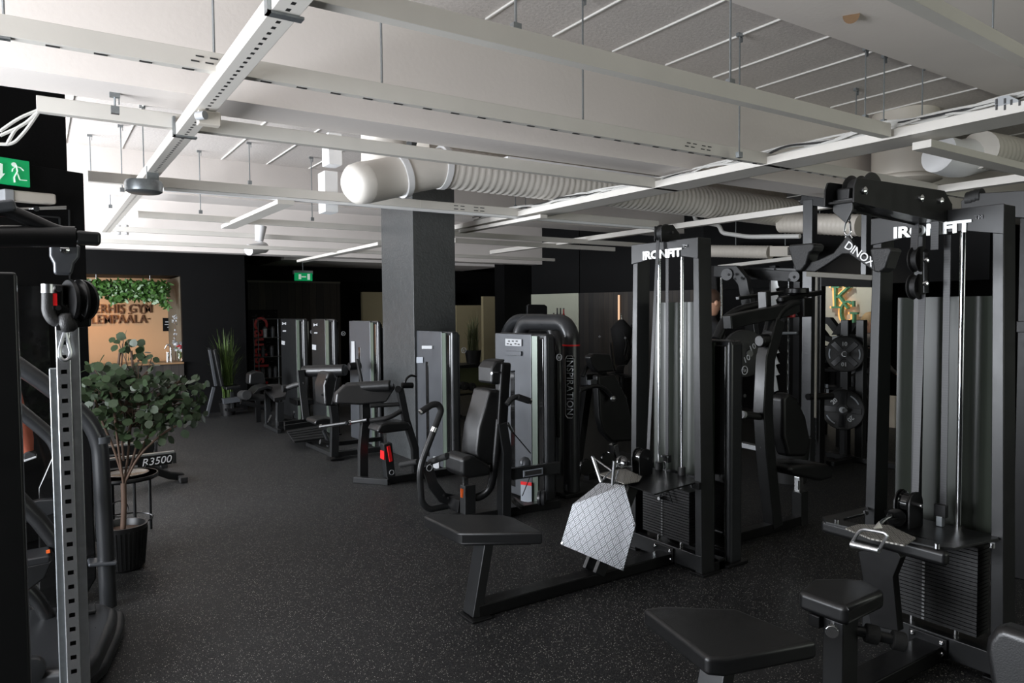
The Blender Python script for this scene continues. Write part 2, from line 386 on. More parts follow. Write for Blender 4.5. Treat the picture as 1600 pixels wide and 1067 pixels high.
# window wall on the left side (out of frame): piers, sill and head around two window strips, glazing bars
ww = MB()
ww.span((-3.8, -3.6, 0), (-3.6, 17, .55)).span((-3.8, -3.6, 2.6), (-3.6, 17, SLAB))
for a, b in ((-3.6, 1.0), (5.4, 6.5), (11.5, 17)): ww.span((-3.8, a, .55), (-3.6, b, 2.6))
struct('wall_left', ww, 'wall_black')
k = 1
for a, b in ((1.0, 5.4), (6.5, 11.5)):
    f = MB()
    n = 4
    for i in range(n+1):
        y = a+(b-a)*i/n; f.span((-3.74, y-.03, .55), (-3.66, y+.03, 2.6))
    f.span((-3.74, a, .55), (-3.66, b, .62)).span((-3.74, a, 2.53), (-3.66, b, 2.6))
    struct('window_%d' % k, f, 'dark_steel'); k += 1
ww = MB().span((-3.6, -3.8, 0), (14, -3.6, .7)).span((-3.6, -3.8, 2.6), (14, -3.6, SLAB)).span((-3.6, -3.8, .7), (2.5, -3.6, 2.6)).span((9.5, -3.8, .7), (14, -3.6, 2.6))
struct('wall_front', ww, 'wall_black')
f = MB()
for i in range(6): f.span((2.5+1.4*i-.03, -3.74, .7), (2.5+1.4*i+.03, -3.66, 2.6))
struct('window_3', f, 'dark_steel')
struct('wall_right', MB().span((14, -3.8, 0), (14.2, 17, SLAB)), 'wall_black')
struct('wall_far', MB().span((-3.6, 16.8, 0), (14, 17, SLAB)), 'wall_black')
# grounds outside the windows
struct('ground_lawn', MB().span((-30, -30, -.4), (-3.9, 40, -.3)).span((-3.9, -30, -.4), (14, -3.9, -.3)), 'lawn')
o = single('hedge', MB().span((-12.5, -12, -.3), (-11, 24, 1.5)), 'hedge', 'long clipped green hedge standing outside the windows', 'hedge')
o = single('hedge', MB().span((0, -11, -.3), (16, -10, 1.7)), 'hedge', 'clipped green hedge standing outside the side windows', 'hedge')
# reception wall with serving hatch
YW = 13.2
nl, nr, ntp, nb = -1.2, pY(283, 440, YW).x, pY(200, 429, YW).z, pY(285, 565, YW).z
wr = pY(384, 500, YW).x
wb = MB().span((-3.6, YW, ntp), (wr, YW+.12, SLAB)).span((nr, YW, 0), (wr, YW+.12, ntp)).span((-3.6, YW, 0), (nl, YW+.12, ntp))
struct('wall_reception', wb, 'wall_black')
struct('wall_reception_return', MB().span((wr-.12, YW+.12, 0), (wr, 16.8, SLAB)), 'wall_black')
YO = 14.9
struct('wall_orange', MB().span((-3.6, YO, 0), (wr-.12, YO+.1, SLAB)), 'terracotta')
struct('ceiling_hatch', MB().span((-3.6, YW+.12, ntp+.02), (wr-.12, YO, ntp+.1)), 'wall_black')
struct('wall_hatch_side', MB().span((nr+.02, YW+.12, 0), (nr+.1, YO, ntp)), 'tan_trim')
# reception counter
t = thing('reception_counter', 'reception counter with dark plank front and wooden top below the orange wall', 'counter', (1, YW-.1, 0))
part(t, 'plank_front', MB().span((nl, YW-.06, 0), (nr, YW-.005, nb-.035)), 'counter_planks')
part(t, 'countertop', MB().span((nl, YW-.12, nb-.03), (nr-.005, YW+.45, nb)), 'counter_top', .006)
# letters
top = pY(185, 483, YO); bot = pY(185, 496, YO)
lr = pY(231, 480, YO).x; ll = pY(141, 480, YO).x
t = thing('wall_lettering', 'raised wooden letters reading KERHIS GYM LEMPÄÄLÄ on the orange wall', 'sign', (1.2, YO, 1.7))
m = text_mb('KERHIS GYM', .225, .012, ((ll+lr)/2, YO-.03, top.z-.0), (1, 0, 0), (0, 0, 1), off=.0015, spacing=1.06); bmesh.ops.scale(m.b, vec=(.80, 1, 1), space=Matrix.Translation((-(ll+lr)/2, 0, 0)), verts=m.b.verts[:]); part(t, 'name_lettering', m, 'letter_orange', label='letters KERHIS GYM')
m = text_mb('·LEMPÄÄLÄ·', .225, .012, ((ll+lr)/2-.02, YO-.03, bot.z-.04), (1, 0, 0), (0, 0, 1), off=.0015, spacing=1.06); bmesh.ops.scale(m.b, vec=(.80, 1, 1), space=Matrix.Translation((-(ll+lr)/2, 0, 0)), verts=m.b.verts[:]); part(t, 'town_lettering', m, 'letter_orange', label='letters LEMPÄÄLÄ')
c = pY(262, 507, YO)
t = thing('notice', 'small black notice with white lines on the orange wall', 'sign', c)
part(t, 'board', MB().box(c+Vector((0, -.015, 0)), (.17, .02, .25)), 'wall_black')
lm = MB()
for i, wd in enumerate((.09, .11, .02)): lm.box(c+Vector((0, -.028, .05-.05*i)), (wd, .004, .018))
part(t, 'white_lettering', lm, 'label_white')
# hanging greenery over the hatch: planter box on two wires, leaves
gl, gr = pY(120, 450, YW+.35), pY(259, 450, YW+.35)
t = thing('hanging_greenery', 'long hanging trough of trailing green leaves above the reception hatch', 'plant', (1, YW+.35, 2))
part(t, 'trough', MB().span((gl.x, YW+.27, gl.z-.02), (gr.x-.05, YW+.43, gl.z+.06)), 'black_steel')
for px in (150, 234): part(t, 'wire', MB().cyl(pY(px, 446, YW+.35), Vector((pY(px, 425, YW+.35).x, YW+.35, ntp+.03)), .004, 6), 'galv')
lm = MB(); rnd = random.Random(3)
for i in range(1500):
    x = rnd.uniform(gl.x, gr.x+.03); f = (x-gl.x)/(gr.x-gl.x)
    hang = .04+.05*math.sin(f*19)+.07*abs(math.sin(f*7+1))+(.10 if f > .86 else 0)
    z = gl.z+.11-rnd.random()**1.2*(hang+.20); n = (rnd.uniform(-.8, .8), -1, rnd.uniform(-.2, 1))
    lm.disc_leaf((x, YW+.35+rnd.uniform(-.14, .12), z), n, (rnd.uniform(-1, 1), 0, rnd.uniform(-1, .5)), rnd.uniform(.06, .11), rnd.uniform(.03, .05))
stuff(part(t, 'foliage', lm, 'ivy_leaf'))
# tap and flower vase on the counter
c = pY(262, 560, YW+.2); c.z = nb
t = thing('tap', 'chrome tap with curved spout on the reception counter', 'tap', c)
part(t, 'body', MB().cyl(c, c+Vector((0, 0, .16)), .022, 12), 'chrome')
part(t, 'spout', MB().tube([c+Vector((.05, 0, 0)), c+Vector((.05, 0, .26)), c+Vector((.0, 0, .30)), c+Vector((-.04, 0, .22))], .013, 8, .08), 'chrome')
c = pY(281, 560, YW+.2); c.z = nb
t = thing('flower_vase', 'glass vase of white and pink flowers on the reception counter', 'vase', c)
part(t, 'vase', MB().lathe(c, [(.035, 0), (.04, .08), (.03, .14), (.036, .17)]), 'glass')
lm = MB(); sm = MB(); rnd = random.Random(5)
for i in range(14):
    p = c+Vector((rnd.uniform(-.08, .08), rnd.uniform(-.06, .06), .24+rnd.uniform(-.05, .08))); sm.cyl(c+Vector((0, 0, .03)), p, .003, 5)
    for k in range(6):
        a = k*PI/3; lm.disc_leaf(p, (math.sin(a)*.6, -1, math.cos(a)*.6), (math.cos(a), -.3, math.sin(a)), .05, .03)
part(t, 'blossom', lm, 'label_white'); part(t, 'stem', sm, 'grass_leaf')
pm = MB(); rnd = random.Random(6)
for i in range(9):
    p = c+Vector((rnd.uniform(-.05, .06), -.07, .24+rnd.uniform(-.04, .05))); pm.lathe(p, [(.0, -.015), (.018, 0), (.0, .015)], (0, 0, 1), 8)
part(t, 'pink_flower', pm, 'red_grip')
t = thing('flower_branch', 'tall thin branch of small white blossoms in the hatch corner', 'plant', c+Vector((-.05, .1, 0)))
sm = MB().tube([c+Vector((-.05, .1, .0)), c+Vector((-.05, .1, .5)), c+Vector((-.04, .1, .78))], .006, 6); part(t, 'stem', sm, 'stem')
lm = MB()
for i in range(40):
    p = c+Vector((-.05+rnd.uniform(-.03, .03), .1+rnd.uniform(-.03, .03), rnd.uniform(.25, .8))); lm.disc_leaf(p, (rnd.uniform(-1, 1), -1, rnd.uniform(-1, 1)), (rnd.uniform(-1, 1), 0, 1), .035, .025)
part(t, 'blossom', lm, 'label_white')
spot('hatch_spot', (.9, YO-.8, ntp-.02), (.9, YO, .7), 24, (1, .52, .22), 1.7, .8)
spot('hatch_spot', (.3, YO-.75, ntp-.02), (.3, YO, .8), 18, (1, .52, .22), 2.2, .8)
# far recess: slatted wood wall, beige panels, low soffit
YS = 16.0
sl, sr = pY(387, 440, YS), pY(531, 440, YS)
o = struct('wall_slatted', MB().span((sl.x, YS, 0), (sr.x, YS+.06, sl.z)), 'dark_planks')
struct('trim_7', MB().span((sl.x-.02, YS-.03, sl.z-.01), (sr.x, YS+.0, sl.z+.03)), 'tan_trim')
a, b = pY(566, 456, YS+.2), pY(640, 456, YS+.2)
struct('wall_beige_left', MB().span((a.x, YS+.2, 0), (b.x+1.2, YS+.3, a.z)), 'beige')
a = pY(460, 418, 14.4); b = pY(784, 428, 14.4)
struct('ceiling_soffit', MB().span((a.x-.2, 14.4, 2.78), (b.x, 16.8, 2.9)), 'beam')
struct('wall_header_far', MB().span((wr, 16.3, 2.45), (14, 16.4, 2.78)), 'wall_black')
a, b = pY(713, 477, 15.2), pY(754, 477, 15.2)
struct('wall_pale_left', MB().span((a.x, 15.2, 0), (b.x, 15.3, a.z)), 'beige')
a, b = pY(755, 463, 14.9), pY(786, 461, 14.9)
struct('wall_pale_middle', MB().span((a.x, 14.9, 0), (b.x, 15.0, a.z)), 'beige')
a, b = pY(788, 420, 13.2), pY(833, 420, 13.2)
struct('wall_pier', MB().span((a.x, 13.2, 0), (b.x, 13.6, SLAB)), 'wall_black')
# black box wall over pale panel and planks (edge at px 904)
c = pY(904, 458, 12)
a = pY(830, 461, 12+.0)
# left face recedes: from corner c towards the left-back
q = pY(830, 461, 13.2)
pm = MB().prism([(c.x, c.y, c.z/2), (q.x, q.y, c.z/2), (q.x+.1, q.y+.1, c.z/2), (c.x+.1, c.y+.1, c.z/2)], (0, 0, c.z)); struct('wall_pale_right', pm, 'pale_panel')
zc = (c.z+.004+SLAB)/2
pm = MB().prism([(c.x, c.y-.02, zc), (q.x, q.y-.02, zc), (q.x+.1, q.y+.1, zc), (c.x+.1, c.y+.1, zc)], (0, 0, SLAB-c.z-.004)); struct('wall_black_upper', pm, 'wall_black')
e = pY(1100, 480, 9.2)
zc = (c.z+SLAB)/2
pm = MB().prism([(c.x+.02, c.y-.02, zc), (e.x, e.y, zc), (e.x+.1, e.y+.1, zc), (c.x+.12, c.y+.1, zc)], (0, 0, SLAB-c.z)); struct('wall_black_side', pm, 'wall_black')
pm = MB().prism([(c.x+.02, c.y, c.z/2), (e.x, e.y+.02, c.z/2), (e.x+.1, e.y+.1, c.z/2), (c.x+.12, c.y+.1, c.z/2)], (0, 0, c.z)); struct('wall_planks', pm, 'dark_planks_y')
# glowing seam lamp on the plank wall
dv = Vector((e.x-c.x, e.y-c.y, 0)).normalized()
def on_wall(px, py, off=.03):
    # intersect the plank wall plane
    n = Vector((-dv.y, dv.x, 0)); n = -n if n.y > 0 else n; d = ray(px, py); o0 = Vector((0, 0, EYE)); cc = Vector((c.x, c.y, 0))+n*off
    return o0+d*((cc-o0).dot(n)/d.dot(n))
a, b = on_wall(967, 461), on_wall(967, 500)
single('wall_light', MB().bar(a, b, .03, .03, dv), 'amber_glow', 'thin vertical glowing strip light on the dark plank wall', 'lamp')
# exit sign far
c = pY(474, 431, 14.6)
t = thing('exit_sign', 'small lit green exit sign hanging above the dark plank wall', 'sign', c)
part(t, 'housing', MB().box(c+Vector((0, .03, .07)), (.40, .08, .08)), 'label_white', .01)
part(t, 'hanger', MB().cyl(c+Vector((0, .03, .08)), Vector((c.x, c.y+.03, 2.8)), .012, 8), 'galv')
part(t, 'lit_panel', MB().box(c+Vector((0, 0, -.02)), (.36, .05, .16)), 'green_sign', .005)
sm = MB().box(c+Vector((-.08, -.03, -.02)), (.05, .01, .1)).box(c+Vector((.10, -.03, -.02)), (.05, .01, .12)).box(c+Vector((.0, -.03, -.02)), (.09, .01, .02))
part(t, 'pictogram', sm, 'sign_white')
# ---- left partition, slightly turned, with exit sign and emergency lamp
P1 = Vector((.30, 5.9, 0)); vdir = ray(1460, 479); vdir = Vector((vdir.x, vdir.y, 0)).normalized()
pn = Vector((vdir.y, -vdir.x, 0)); pn = pn if pn.y < 0 else -pn
def on_part(px, py, off=0):
    o0 = Vector((0, 0, EYE)); d = ray(px, py); cc = P1+pn*off; return o0+d*((cc-o0).dot(pn)/d.dot(pn))
ptop = 2.70
A0 = P1-vdir*2.6
pm = MB().prism([P1+Vector((0, 0, ptop/2)), A0+Vector((0, 0, ptop/2)), A0-pn*.15+Vector((0, 0, ptop/2)), P1-pn*.15+Vector((0, 0, ptop/2))], (0, 0, ptop)); struct('wall_partition', pm, 'wall_black', .003)
a = on_part(103, 200, -.2)
pm = MB().prism([Vector((a.x, a.y, 1.8)), Vector((a.x, a.y, 1.8))-vdir*2.6, Vector((a.x, a.y, 1.8))-vdir*2.6-pn*.5, Vector((a.x, a.y, 1.8))-pn*.5], (0, 0, 3.6)); struct('wall_pillar', pm, 'wall_black')
zz = Vector((0, 0, 1)); ctr = on_part(10, 268, .03)
def board(t, name, px0, py0, px1, py1, th, m, off=.03, bevel=.002, label=None):
    a, b = on_part(px0, py0, off), on_part(px1, py1, off); ax = (b-a).dot(vdir); h = a.z-b.z
    c = a+vdir*ax/2-zz*h/2; return part(t, name, MB().bar(c-vdir*ax/2, c+vdir*ax/2, th, h), m, bevel, label=label)
t = thing('exit_sign', 'large green exit sign with white running figure and arrow on black partition', 'sign', ctr)
board(t, 'green_panel', -45, 238, 46, 293, .02, 'green_sign')
def fig(pts, w=.012):
    b = MB()
    for p, q in zip(pts, pts[1:]): b.bar(on_part(*p, .045), on_part(*q, .045), .004, w, pn)
    return b
fm = fig([(25, 258), (27, 268), (22, 277), (23, 285)], .016)
for seg_ in ([(25, 260), (32, 262), (37, 267)], [(25, 260), (20, 264), (19, 268)], [(27, 270), (31, 281), (42, 282)]):
    g = fig(seg_, .010); g.b.to_mesh(mm := bpy.data.meshes.new('t')); fm.b.from_mesh(mm)
hc = on_part(21.5, 257, .045); fm.cyl(hc, hc+pn*.004, .014, 14)
part(t, 'running_figure', fm, 'sign_white')
ar = MB().prism([on_part(x, y, .045) for x, y in ((-4, 254), (4, 256), (4, 271), (8, 271), (0, 280), (-8, 270), (-4, 270))], pn*.004); part(t, 'arrow', ar, 'sign_white')
t = thing('emergency_lamp', 'long cream emergency lamp below the large green exit sign', 'lamp', on_part(43, 308, .05))
a, b = on_part(4, 305, .05), on_part(84, 312, .05)
part(t, 'cover', MB().bar(a, b, .08, .07), 'cream', .015, 3); part(t, 'end_cap', MB().bar(a-vdir*.01, a+vdir*.05, .09, .075), 'label_white', .008)
t = thing('door_closer', 'chrome door closer arm on black partition under cream lamp', 'door closer', on_part(60, 325, .05))
part(t, 'arm', MB().bar(on_part(30, 326, .05), on_part(103, 323, .05), .012, .012).bar(on_part(56, 327, .06), on_part(103, 326, .06), .01, .01).cyl(on_part(57, 326, .04), on_part(57, 326, .09), .018, 12), 'chrome')
# thin raised frame lines of the door in the partition
dm = MB()
for p, q in (((108, 328), (110, 520)), ((93, 340), (94, 360)), ((45, 336), (93, 340))): dm.bar(on_part(*p, .004), on_part(*q, .004), .01, .006, pn)
struct('door_1', dm, 'pillar_grey')
# dark glass pane in the partition
g = MB(); a, b = on_part(-60, 430, .01), on_part(92, 985, .01); ax = (b-a).dot(vdir); cgl = a+vdir*ax/2; cgl.z = 1.05
g.bar(cgl-vdir*ax/2, cgl+vdir*ax/2, .012, 1.7); struct('door_2', g, 'gloss_black')

# ============================================================ ceiling services
def railA(name, p0, p1, w, h, m, label, cat, group=None, extra=None):
    """box section running along X between two places"""
    a, b = p0, p1; y = (a.y+b.y)/2; z = (a.z+b.z)/2
    bm_ = MB().span((a.x, y-w/2, z), (b.x, y+w/2, z+h)); return single(name, bm_, m, label, cat, group, .003, loc=((a.x+b.x)/2, y, z))
ZR = 2.8
GR = 'white steel ceiling rails'
a, b = pz(371, 120, ZR), pz(1317, 279, ZR)
o = railA('ceiling_rail', Vector((-3.5, a.y, ZR)), Vector((8.2, a.y, ZR)), .05, .085, 'rail_white', 'slotted white ceiling rail crossing the whole room in front of the first beam', 'ceiling rail', GR)
so = MB(); y = a.y
for k in range(64):
    x = -3+.17*k; so.span((x, y-.006, ZR-.004), (x+.05, y+.006, ZR+.001))
for px, py in ((350, 128), (1092, 243)):
    c = pY(px, py, y-.027)
    for i, (dx, dz) in enumerate(((-.10, .012), (-.04, .012), (.05, .01), (.11, .01), (-.12, -.012), (-.06, -.012), (.04, -.014), (.10, -.014))): so.box((c.x+dx, y-.026, ZR+.043+dz), (.035, .004, .006))
s_ = finish('slot', so, 'ink', None, loc=o.location); s_.parent = o; s_.location = (0, 0, 0); stuff(s_)
a, b = pz(303.8, 205.6, ZR), pz(1062, 301, ZR)
yb = a.y; o = railA('ceiling_rail', pz(57, 170, ZR) if False else Vector((pY(57, 170, yb).x, yb, ZR)), Vector((pY(1064, 300, yb).x, yb, ZR)), .06, .085, 'rail_white', 'white ceiling rail ending above the black partition with loose cables at its end', 'ceiling rail', GR)
a = pz(540, 321, ZR-.03); yc_ = a.y
t = thing('light_rail', 'white ceiling rail with long white tube passing before the black column', 'ceiling rail', (3, yc_, ZR), GR)
x0, x1 = pY(137, 285, yc_).x, pY(1027, 358, yc_).x
part(t, 'rail', MB().span((x0, yc_-.03, ZR+.0), (x1, yc_+.03, ZR+.085)), 'rail_white', .003)
x0 = pY(255, 297, yc_).x
part(t, 'light_tube', MB().span((x0, yc_-.02, ZR-.028), (x1, yc_+.02, ZR)), 'white', .004)
part(t, 'joint_plate', MB().span((pY(655, 320, yc_).x, yc_-.034, ZR+.005), (pY(745, 330, yc_).x, yc_-.03, ZR+.08)), 'rail_white')
c = pY(735, 325, yc_); jm = MB()
for dx in (-.2, -.12, .05, .13):
    for dz in (.02, .055): jm.box((c.x+dx, yc_-.036, ZR+dz), (.05, .004, .008))
stuff(part(t, 'slot', jm, 'ink'))
z = 2.6; a = pz(270, 384, z); b = pz(865, 410, z)
railA('ceiling_rail', Vector((pY(157, 379, a.y).x, a.y, z)), Vector((pY(866, 409, a.y).x, a.y, z)), .05, .05, 'rail_white', 'lowest thin white ceiling rail running in front of the black far walls', 'ceiling rail', GR)
a = pz(1050, 137, ZR); railA('ceiling_rail', Vector((-.5, a.y, ZR)), Vector((pY(1385, 212, a.y).x, a.y, ZR)), .06, .085, 'rail_white', 'white ceiling rail nearest the camera ending at the wide cable tray', 'ceiling rail', GR)
# faint rails further back
for (p0, p1, zz_, lab) in (((215, 332), (1020, 392), 2.75, 'pale ceiling rail behind the black column with small slots'), ((160, 352), (598, 388), 2.9, 'thin white ceiling rail just above the black far wall'), ((710, 380), (960, 392), 2.75, 'pair of thin white strips ending near the nearer tower'), ((1335, 130+10), (1336, 131), 3, '')):
    if not lab: continue
    a = pz(*p0, zz_); b = pz(*p1, zz_); y = (a.y+b.y)/2
    railA('ceiling_rail', Vector((pY(*p0, y).x, y, zz_)), Vector((pY(*p1, y).x, y, zz_)), .05, .07, 'rail_white', lab, 'ceiling rail', GR)
a = pz(1440, 6, 3.1); b = pz(1600, 90, 3.1)
single('ceiling_rail', MB().bar(pz(1380, -26, 3.1), pz(1680, 132, 3.1), .07, .07), 'rail_white', 'short white ceiling rail at the upper right corner under the smooth ceiling band', 'ceiling rail', GR, .003)
a = pz(1440, 226, ZR-.05); single('ceiling_rail', MB().bar(a, pY(1700, 290, a.y), .12, .05), 'rail_white', 'shallow white ceiling rail in front of the large round duct at right', 'ceiling rail', GR, .003)
# lamp bar at (790,245)-(1057,285)
y = 5.4; a, b = pY(790, 250, y), pY(1057, 288, y)
t = thing('lamp_bar', 'plain white lamp bar hung below the first concrete beam', 'lamp', (a+b)/2)
part(t, 'housing', MB().bar((a.x, y, a.z), (b.x, y, a.z), .07, .06), 'white', .004)
for f_ in (.15, .85): part(t, 'hanger', MB().cyl((a.x+(b.x-a.x)*f_, y, a.z), (a.x+(b.x-a.x)*f_, y, SLAB), .005, 6), 'galv')
part(t, 'diffuser', MB().bar((a.x+.03, y, a.z-.033), (b.x-.03, y, a.z-.033), .05, .008), 'label_white')
# rails along Y
def railB(x, y0, y1, w, h, z, m, label, name='ceiling_rail', group=GR):
    return single(name, MB().span((x-w/2, y0, z), (x+w/2, y1, z+h)), m, label, 'ceiling rail', group, .003, loc=(x, (y0+y1)/2, z))
xs = pz(284, 199, ZR-.04).x; ys = pz(152, 362, ZR-.04).y
o = railB(xs+.045, .5, ys, .10, .07, ZR-.045, 'strut_holes', 'perforated white strut running from the top of the picture to the far left', 'perforated_strut')
for px, py in ((430, 20), (283, 212)):
    c = pz(px, py, ZR-.045); single('strut_clamp', MB().span((xs-.02, c.y-.02, ZR-.055), (xs+.11, c.y+.02, ZR-.046)).span((xs-.02, c.y-.02, ZR-.055), (xs-.006, c.y+.02, ZR+.06)), 'galv', 'galvanised clamp under the perforated strut, %s' % ('nearer one at the top' if px > 300 else 'farther one'), 'clamp', 'strut clamps')
xb = pz(1060, 285.5, ZR).x; y0, y1 = pz(1640, 166, ZR).y, pX(700, 359, xb).y
t = thing('cable_tray', 'wide white cable tray rising to the right above the towers', 'cable tray', (xb, 4, ZR))
part(t, 'tray', MB().span((xb, y0-.6, ZR), (xb+.32, y1, ZR+.012)).span((xb-.006, y0-.6, ZR-.003), (xb+.002, y1, ZR+.055)).span((xb+.312, y0-.6, ZR), (xb+.32, y1, ZR+.07)), 'rail_white')
rnd = random.Random(11)
for k in range(7):
    pts = []; yy = y0-.4
    while yy < y1-.5:
        pts.append((xb+.03+rnd.random()*.12, yy, ZR+.05+rnd.random()*.09)); yy += .35
    part(t, 'cable', MB().tube(pts, .008, 6, .12), 'wire_white' if k else 'ink')
c = pX(1575, 165, xb); t2 = thing('junction_bracket', 'white slotted bracket plate standing on the cable tray at right edge', 'bracket', c)
part(t2, 'plate', MB().prism([pX(1555, 180, xb), pX(1555, 156, xb), pX(1562, 151, xb), pX(1576, 149, xb), pX(1600, 160, xb), pX(1600, 173, xb)], (.01, 0, 0)), 'label_white')
sm = MB()
for px, py in ((1558, 159), (1558, 168), (1571, 158), (1571, 168), (1581, 160), (1594, 161)): sm.box(pX(px, py, xb)+Vector((-.008, 0, 0)), (.004, .01, .03))
stuff(part(t2, 'slot', sm, 'ink'))
xc = pz(1060, 356.7, ZR).x
railB(xc+.05, 1.2, pX(765, 393, xc).y, .10, .07, ZR, 'rail_white', 'long white ceiling rail passing behind the tops of both cable towers')
xc2 = pz(1453, 294, ZR).x
for (p0, p1, zz_, w_, lab, cat_) in (((356, 355), (447, 316), 2.75, .16, 'white open channel lamp holder pointing to the far left', 0), ((470, 408), (598, 381), 2.6, .14, 'white strip light bending toward the exit sign', 0), ((722, 362), (850, 338), 2.75, .10, 'short white channel right of the black column, upper', 0), ((640, 425-60), (600, 372), 2.6, .1, '', 0)):
    if not lab: continue
    a, b = pz(*p0, zz_), pz(*p1, zz_); single('ceiling_strip', MB().bar(a, b, w_, .04), 'rail_white', lab, 'ceiling strip', 'short white ceiling strips', .003)
# pipe rail (1000,..)
a, b = pX(1128, 362, 8.2), pX(1240, 372, 8.2)
single('sprinkler_pipe', MB().tube([Vector((8.2, pX(1085, 345, 8.2).y, SLAB)), pX(1085, 345, 8.2), pX(1124, 352, 8.2), pX(1128, 364, 8.2), pX(1170, 370, 8.2), pX(1250, 369, 8.2)], .03, 10, .1), 'wire_white', 'cream sprinkler pipe under the ceiling between the two towers', 'pipe')
single('ceiling_strip', MB().bar(pX(1125, 417, 8.6), pX(1245, 403, 8.6), .1, .05), 'rail_white', 'white strip light low behind the hanging black handle', 'ceiling strip', 'short white ceiling strips', .003)
# ---- ribbed duct with elbow
YD = 6.3
def ribbed(mb, p0, p1, r, pitch):
    p0, p1 = Vector(p0), Vector(p1); L = (p1-p0).length; n = int(L/pitch*4); pts, rad = [], []
    for i in range(n+1):
        pts.append(p0+(p1-p0)*i/n); rad.append(r*(1+.045*(1 if i % 4 == 0 else 0)))
    return mb.tube(pts, r, 20, radii=rad)
a, b = pY(690, 262, YD), pY(1236, 335, YD); b.z = a.z-.06
t = thing('ventilation_duct', 'ribbed white spiral duct with elbow passing above the black column', 'duct', a, 'ceiling ducts')
part(t, 'ribbed_duct', ribbed(MB(), a, b, .19, .075), 'duct', smooth=60)
e1, e2, e3 = pY(652, 268, YD), pY(600, 280, YD), pY(566, 286, YD-.1)
part(t, 'elbow', MB().tube([a, e1, e2, e3], .19, 24, .3), 'duct', smooth=50)
part(t, 'end_cap', MB().tube([e3, e3+(e3-e2).normalized()*.08, e3+(e3-e2).normalized()*.13], .2, 24, radii=[.19, .18, .14]), 'duct', smooth=60)
for nm, p, d in (('collar', a, Vector((1, 0, 0))), ('collar', (e1+e2)/2, (e1-e2).normalized())): part(t, nm, MB().cyl(p-d*.03, p+d*.03, .212, 24), 'white')
c = pY(600, 240, 6.6); single('duct_riser', MB().cyl((c.x, 6.6, 2.9), (c.x, 6.6, SLAB), .22, 28), 'duct', 'round white duct riser above the big duct elbow', 'duct', 'ceiling ducts', smooth=50)
a, b = pY(660, 236, 6.9), pY(1215, 320, 6.9); b.z = a.z
single('ventilation_duct', ribbed(MB(), a, b, .16, .07), 'cream', 'second ribbed duct running just behind the big one under the beam', 'duct', 'ceiling ducts', smooth=60)
# white downpipe boxes left of column
y = 6.9; t = thing('wall_duct', 'white stepped rectangular duct hanging left of the black column', 'duct', pY(520, 330, y), 'ceiling ducts')
for (q0, q1, yy) in (((513, 206), (535, 258), y), ((507, 266), (529, 332), y)):
    a, b = pY(*q0, yy), pY(*q1, yy); part(t, 'duct_section', MB().span((a.x, yy, b.z), (b.x, yy+.2, a.z)), 'white', .006)
# ducts right: big drum, elbow, ribbed
c = pY(1413, 287, 3.86); dz_ = c.z
t = thing('round_duct', 'very large cream vertical duct with a rim above the farther tower', 'duct', (c.x, c.y, dz_), 'ceiling ducts')
part(t, 'drum', MB().cyl((c.x, c.y, dz_+.06), (c.x, c.y, SLAB), .30, 40), 'cream', smooth=50)
part(t, 'rim', MB().lathe((c.x, c.y, dz_), [(.26, .0), (.33, .02), (.33, .04), (.30, .07)], seg=40), 'cream', smooth=50)
t = thing('duct_elbow', 'smooth white elbow duct beside the large cream duct at right', 'duct', pY(1470, 245, 3.2), 'ceiling ducts')
part(t, 'elbow', MB().tube([pY(1466, 240, 3.3), pY(1495, 250, 3.25), pY(1548, 236, 3.15)], .17, 20, .4), 'white', smooth=50)
part(t, 'ribbed_duct', ribbed(MB(), pY(1530, 234, 3.1), pY(1700, 262, 3.1), .16, .08), 'duct', smooth=60)
for q0, q1, X_, r_, lab in (((1100, 392), (1204, 394), 9.4, .10, 'beige ribbed duct low behind the tower tops'), ((1222, 348), (1345, 352), 8.6, .135, 'ribbed duct seen behind the hanging black handle')):
    a, b = pX(*q0, X_), pX(*q1, X_); t = thing('ventilation_duct', lab, 'duct', a, 'ceiling ducts'); part(t, 'ribbed_duct', ribbed(MB(), a, b, r_, .06), 'cream', smooth=60); part(t, 'hanger', MB().cyl((a+b)/2, Vector((*((a+b)/2)[:2], SLAB)), .006, 6), 'galv')
a, b = pX(1209, 385, 9.4), pX(1262, 403, 9.4)
t = thing('air_grille', 'cream box with slatted air grille at the end of the low ribbed duct', 'grille', a)
part(t, 'box', MB().prism([pX(1209, 385, 9.4), pX(1262, 385, 9.4), pX(1262, 401, 9.4), pX(1209, 401, 9.4)], (.2, 0, 0)), 'cream', .004)
part(t, 'hanger', MB().cyl(a+Vector((0, -.2, 0)), Vector((a.x, a.y-.2, SLAB)), .006, 6), 'galv')
gr_ = MB()
for k in range(7): gr_.prism([pX(1231+1.8*k, 386, 9.28), pX(1231.8+1.8*k, 386, 9.28), pX(1231.8+1.8*k, 399, 9.28), pX(1231+1.8*k, 399, 9.28)], (.01, 0, 0))
stuff(part(t, 'slat', gr_, 'ink'))
# detector disc
c = pz(225, 302, ZR-.2); t = thing('ceiling_speaker', 'round grey disc unit mounted at the perforated strut', 'ceiling device', c)
part(t, 'body', MB().lathe((c.x, c.y, c.z), [(.105, 0), (.125, .012), (.13, .07), (.12, .09)], seg=36), 'galv', smooth=50)
part(t, 'bracket', MB().span((c.x+.02, c.y-.02, c.z+.09), (c.x+.1, c.y+.02, ZR)), 'galv')
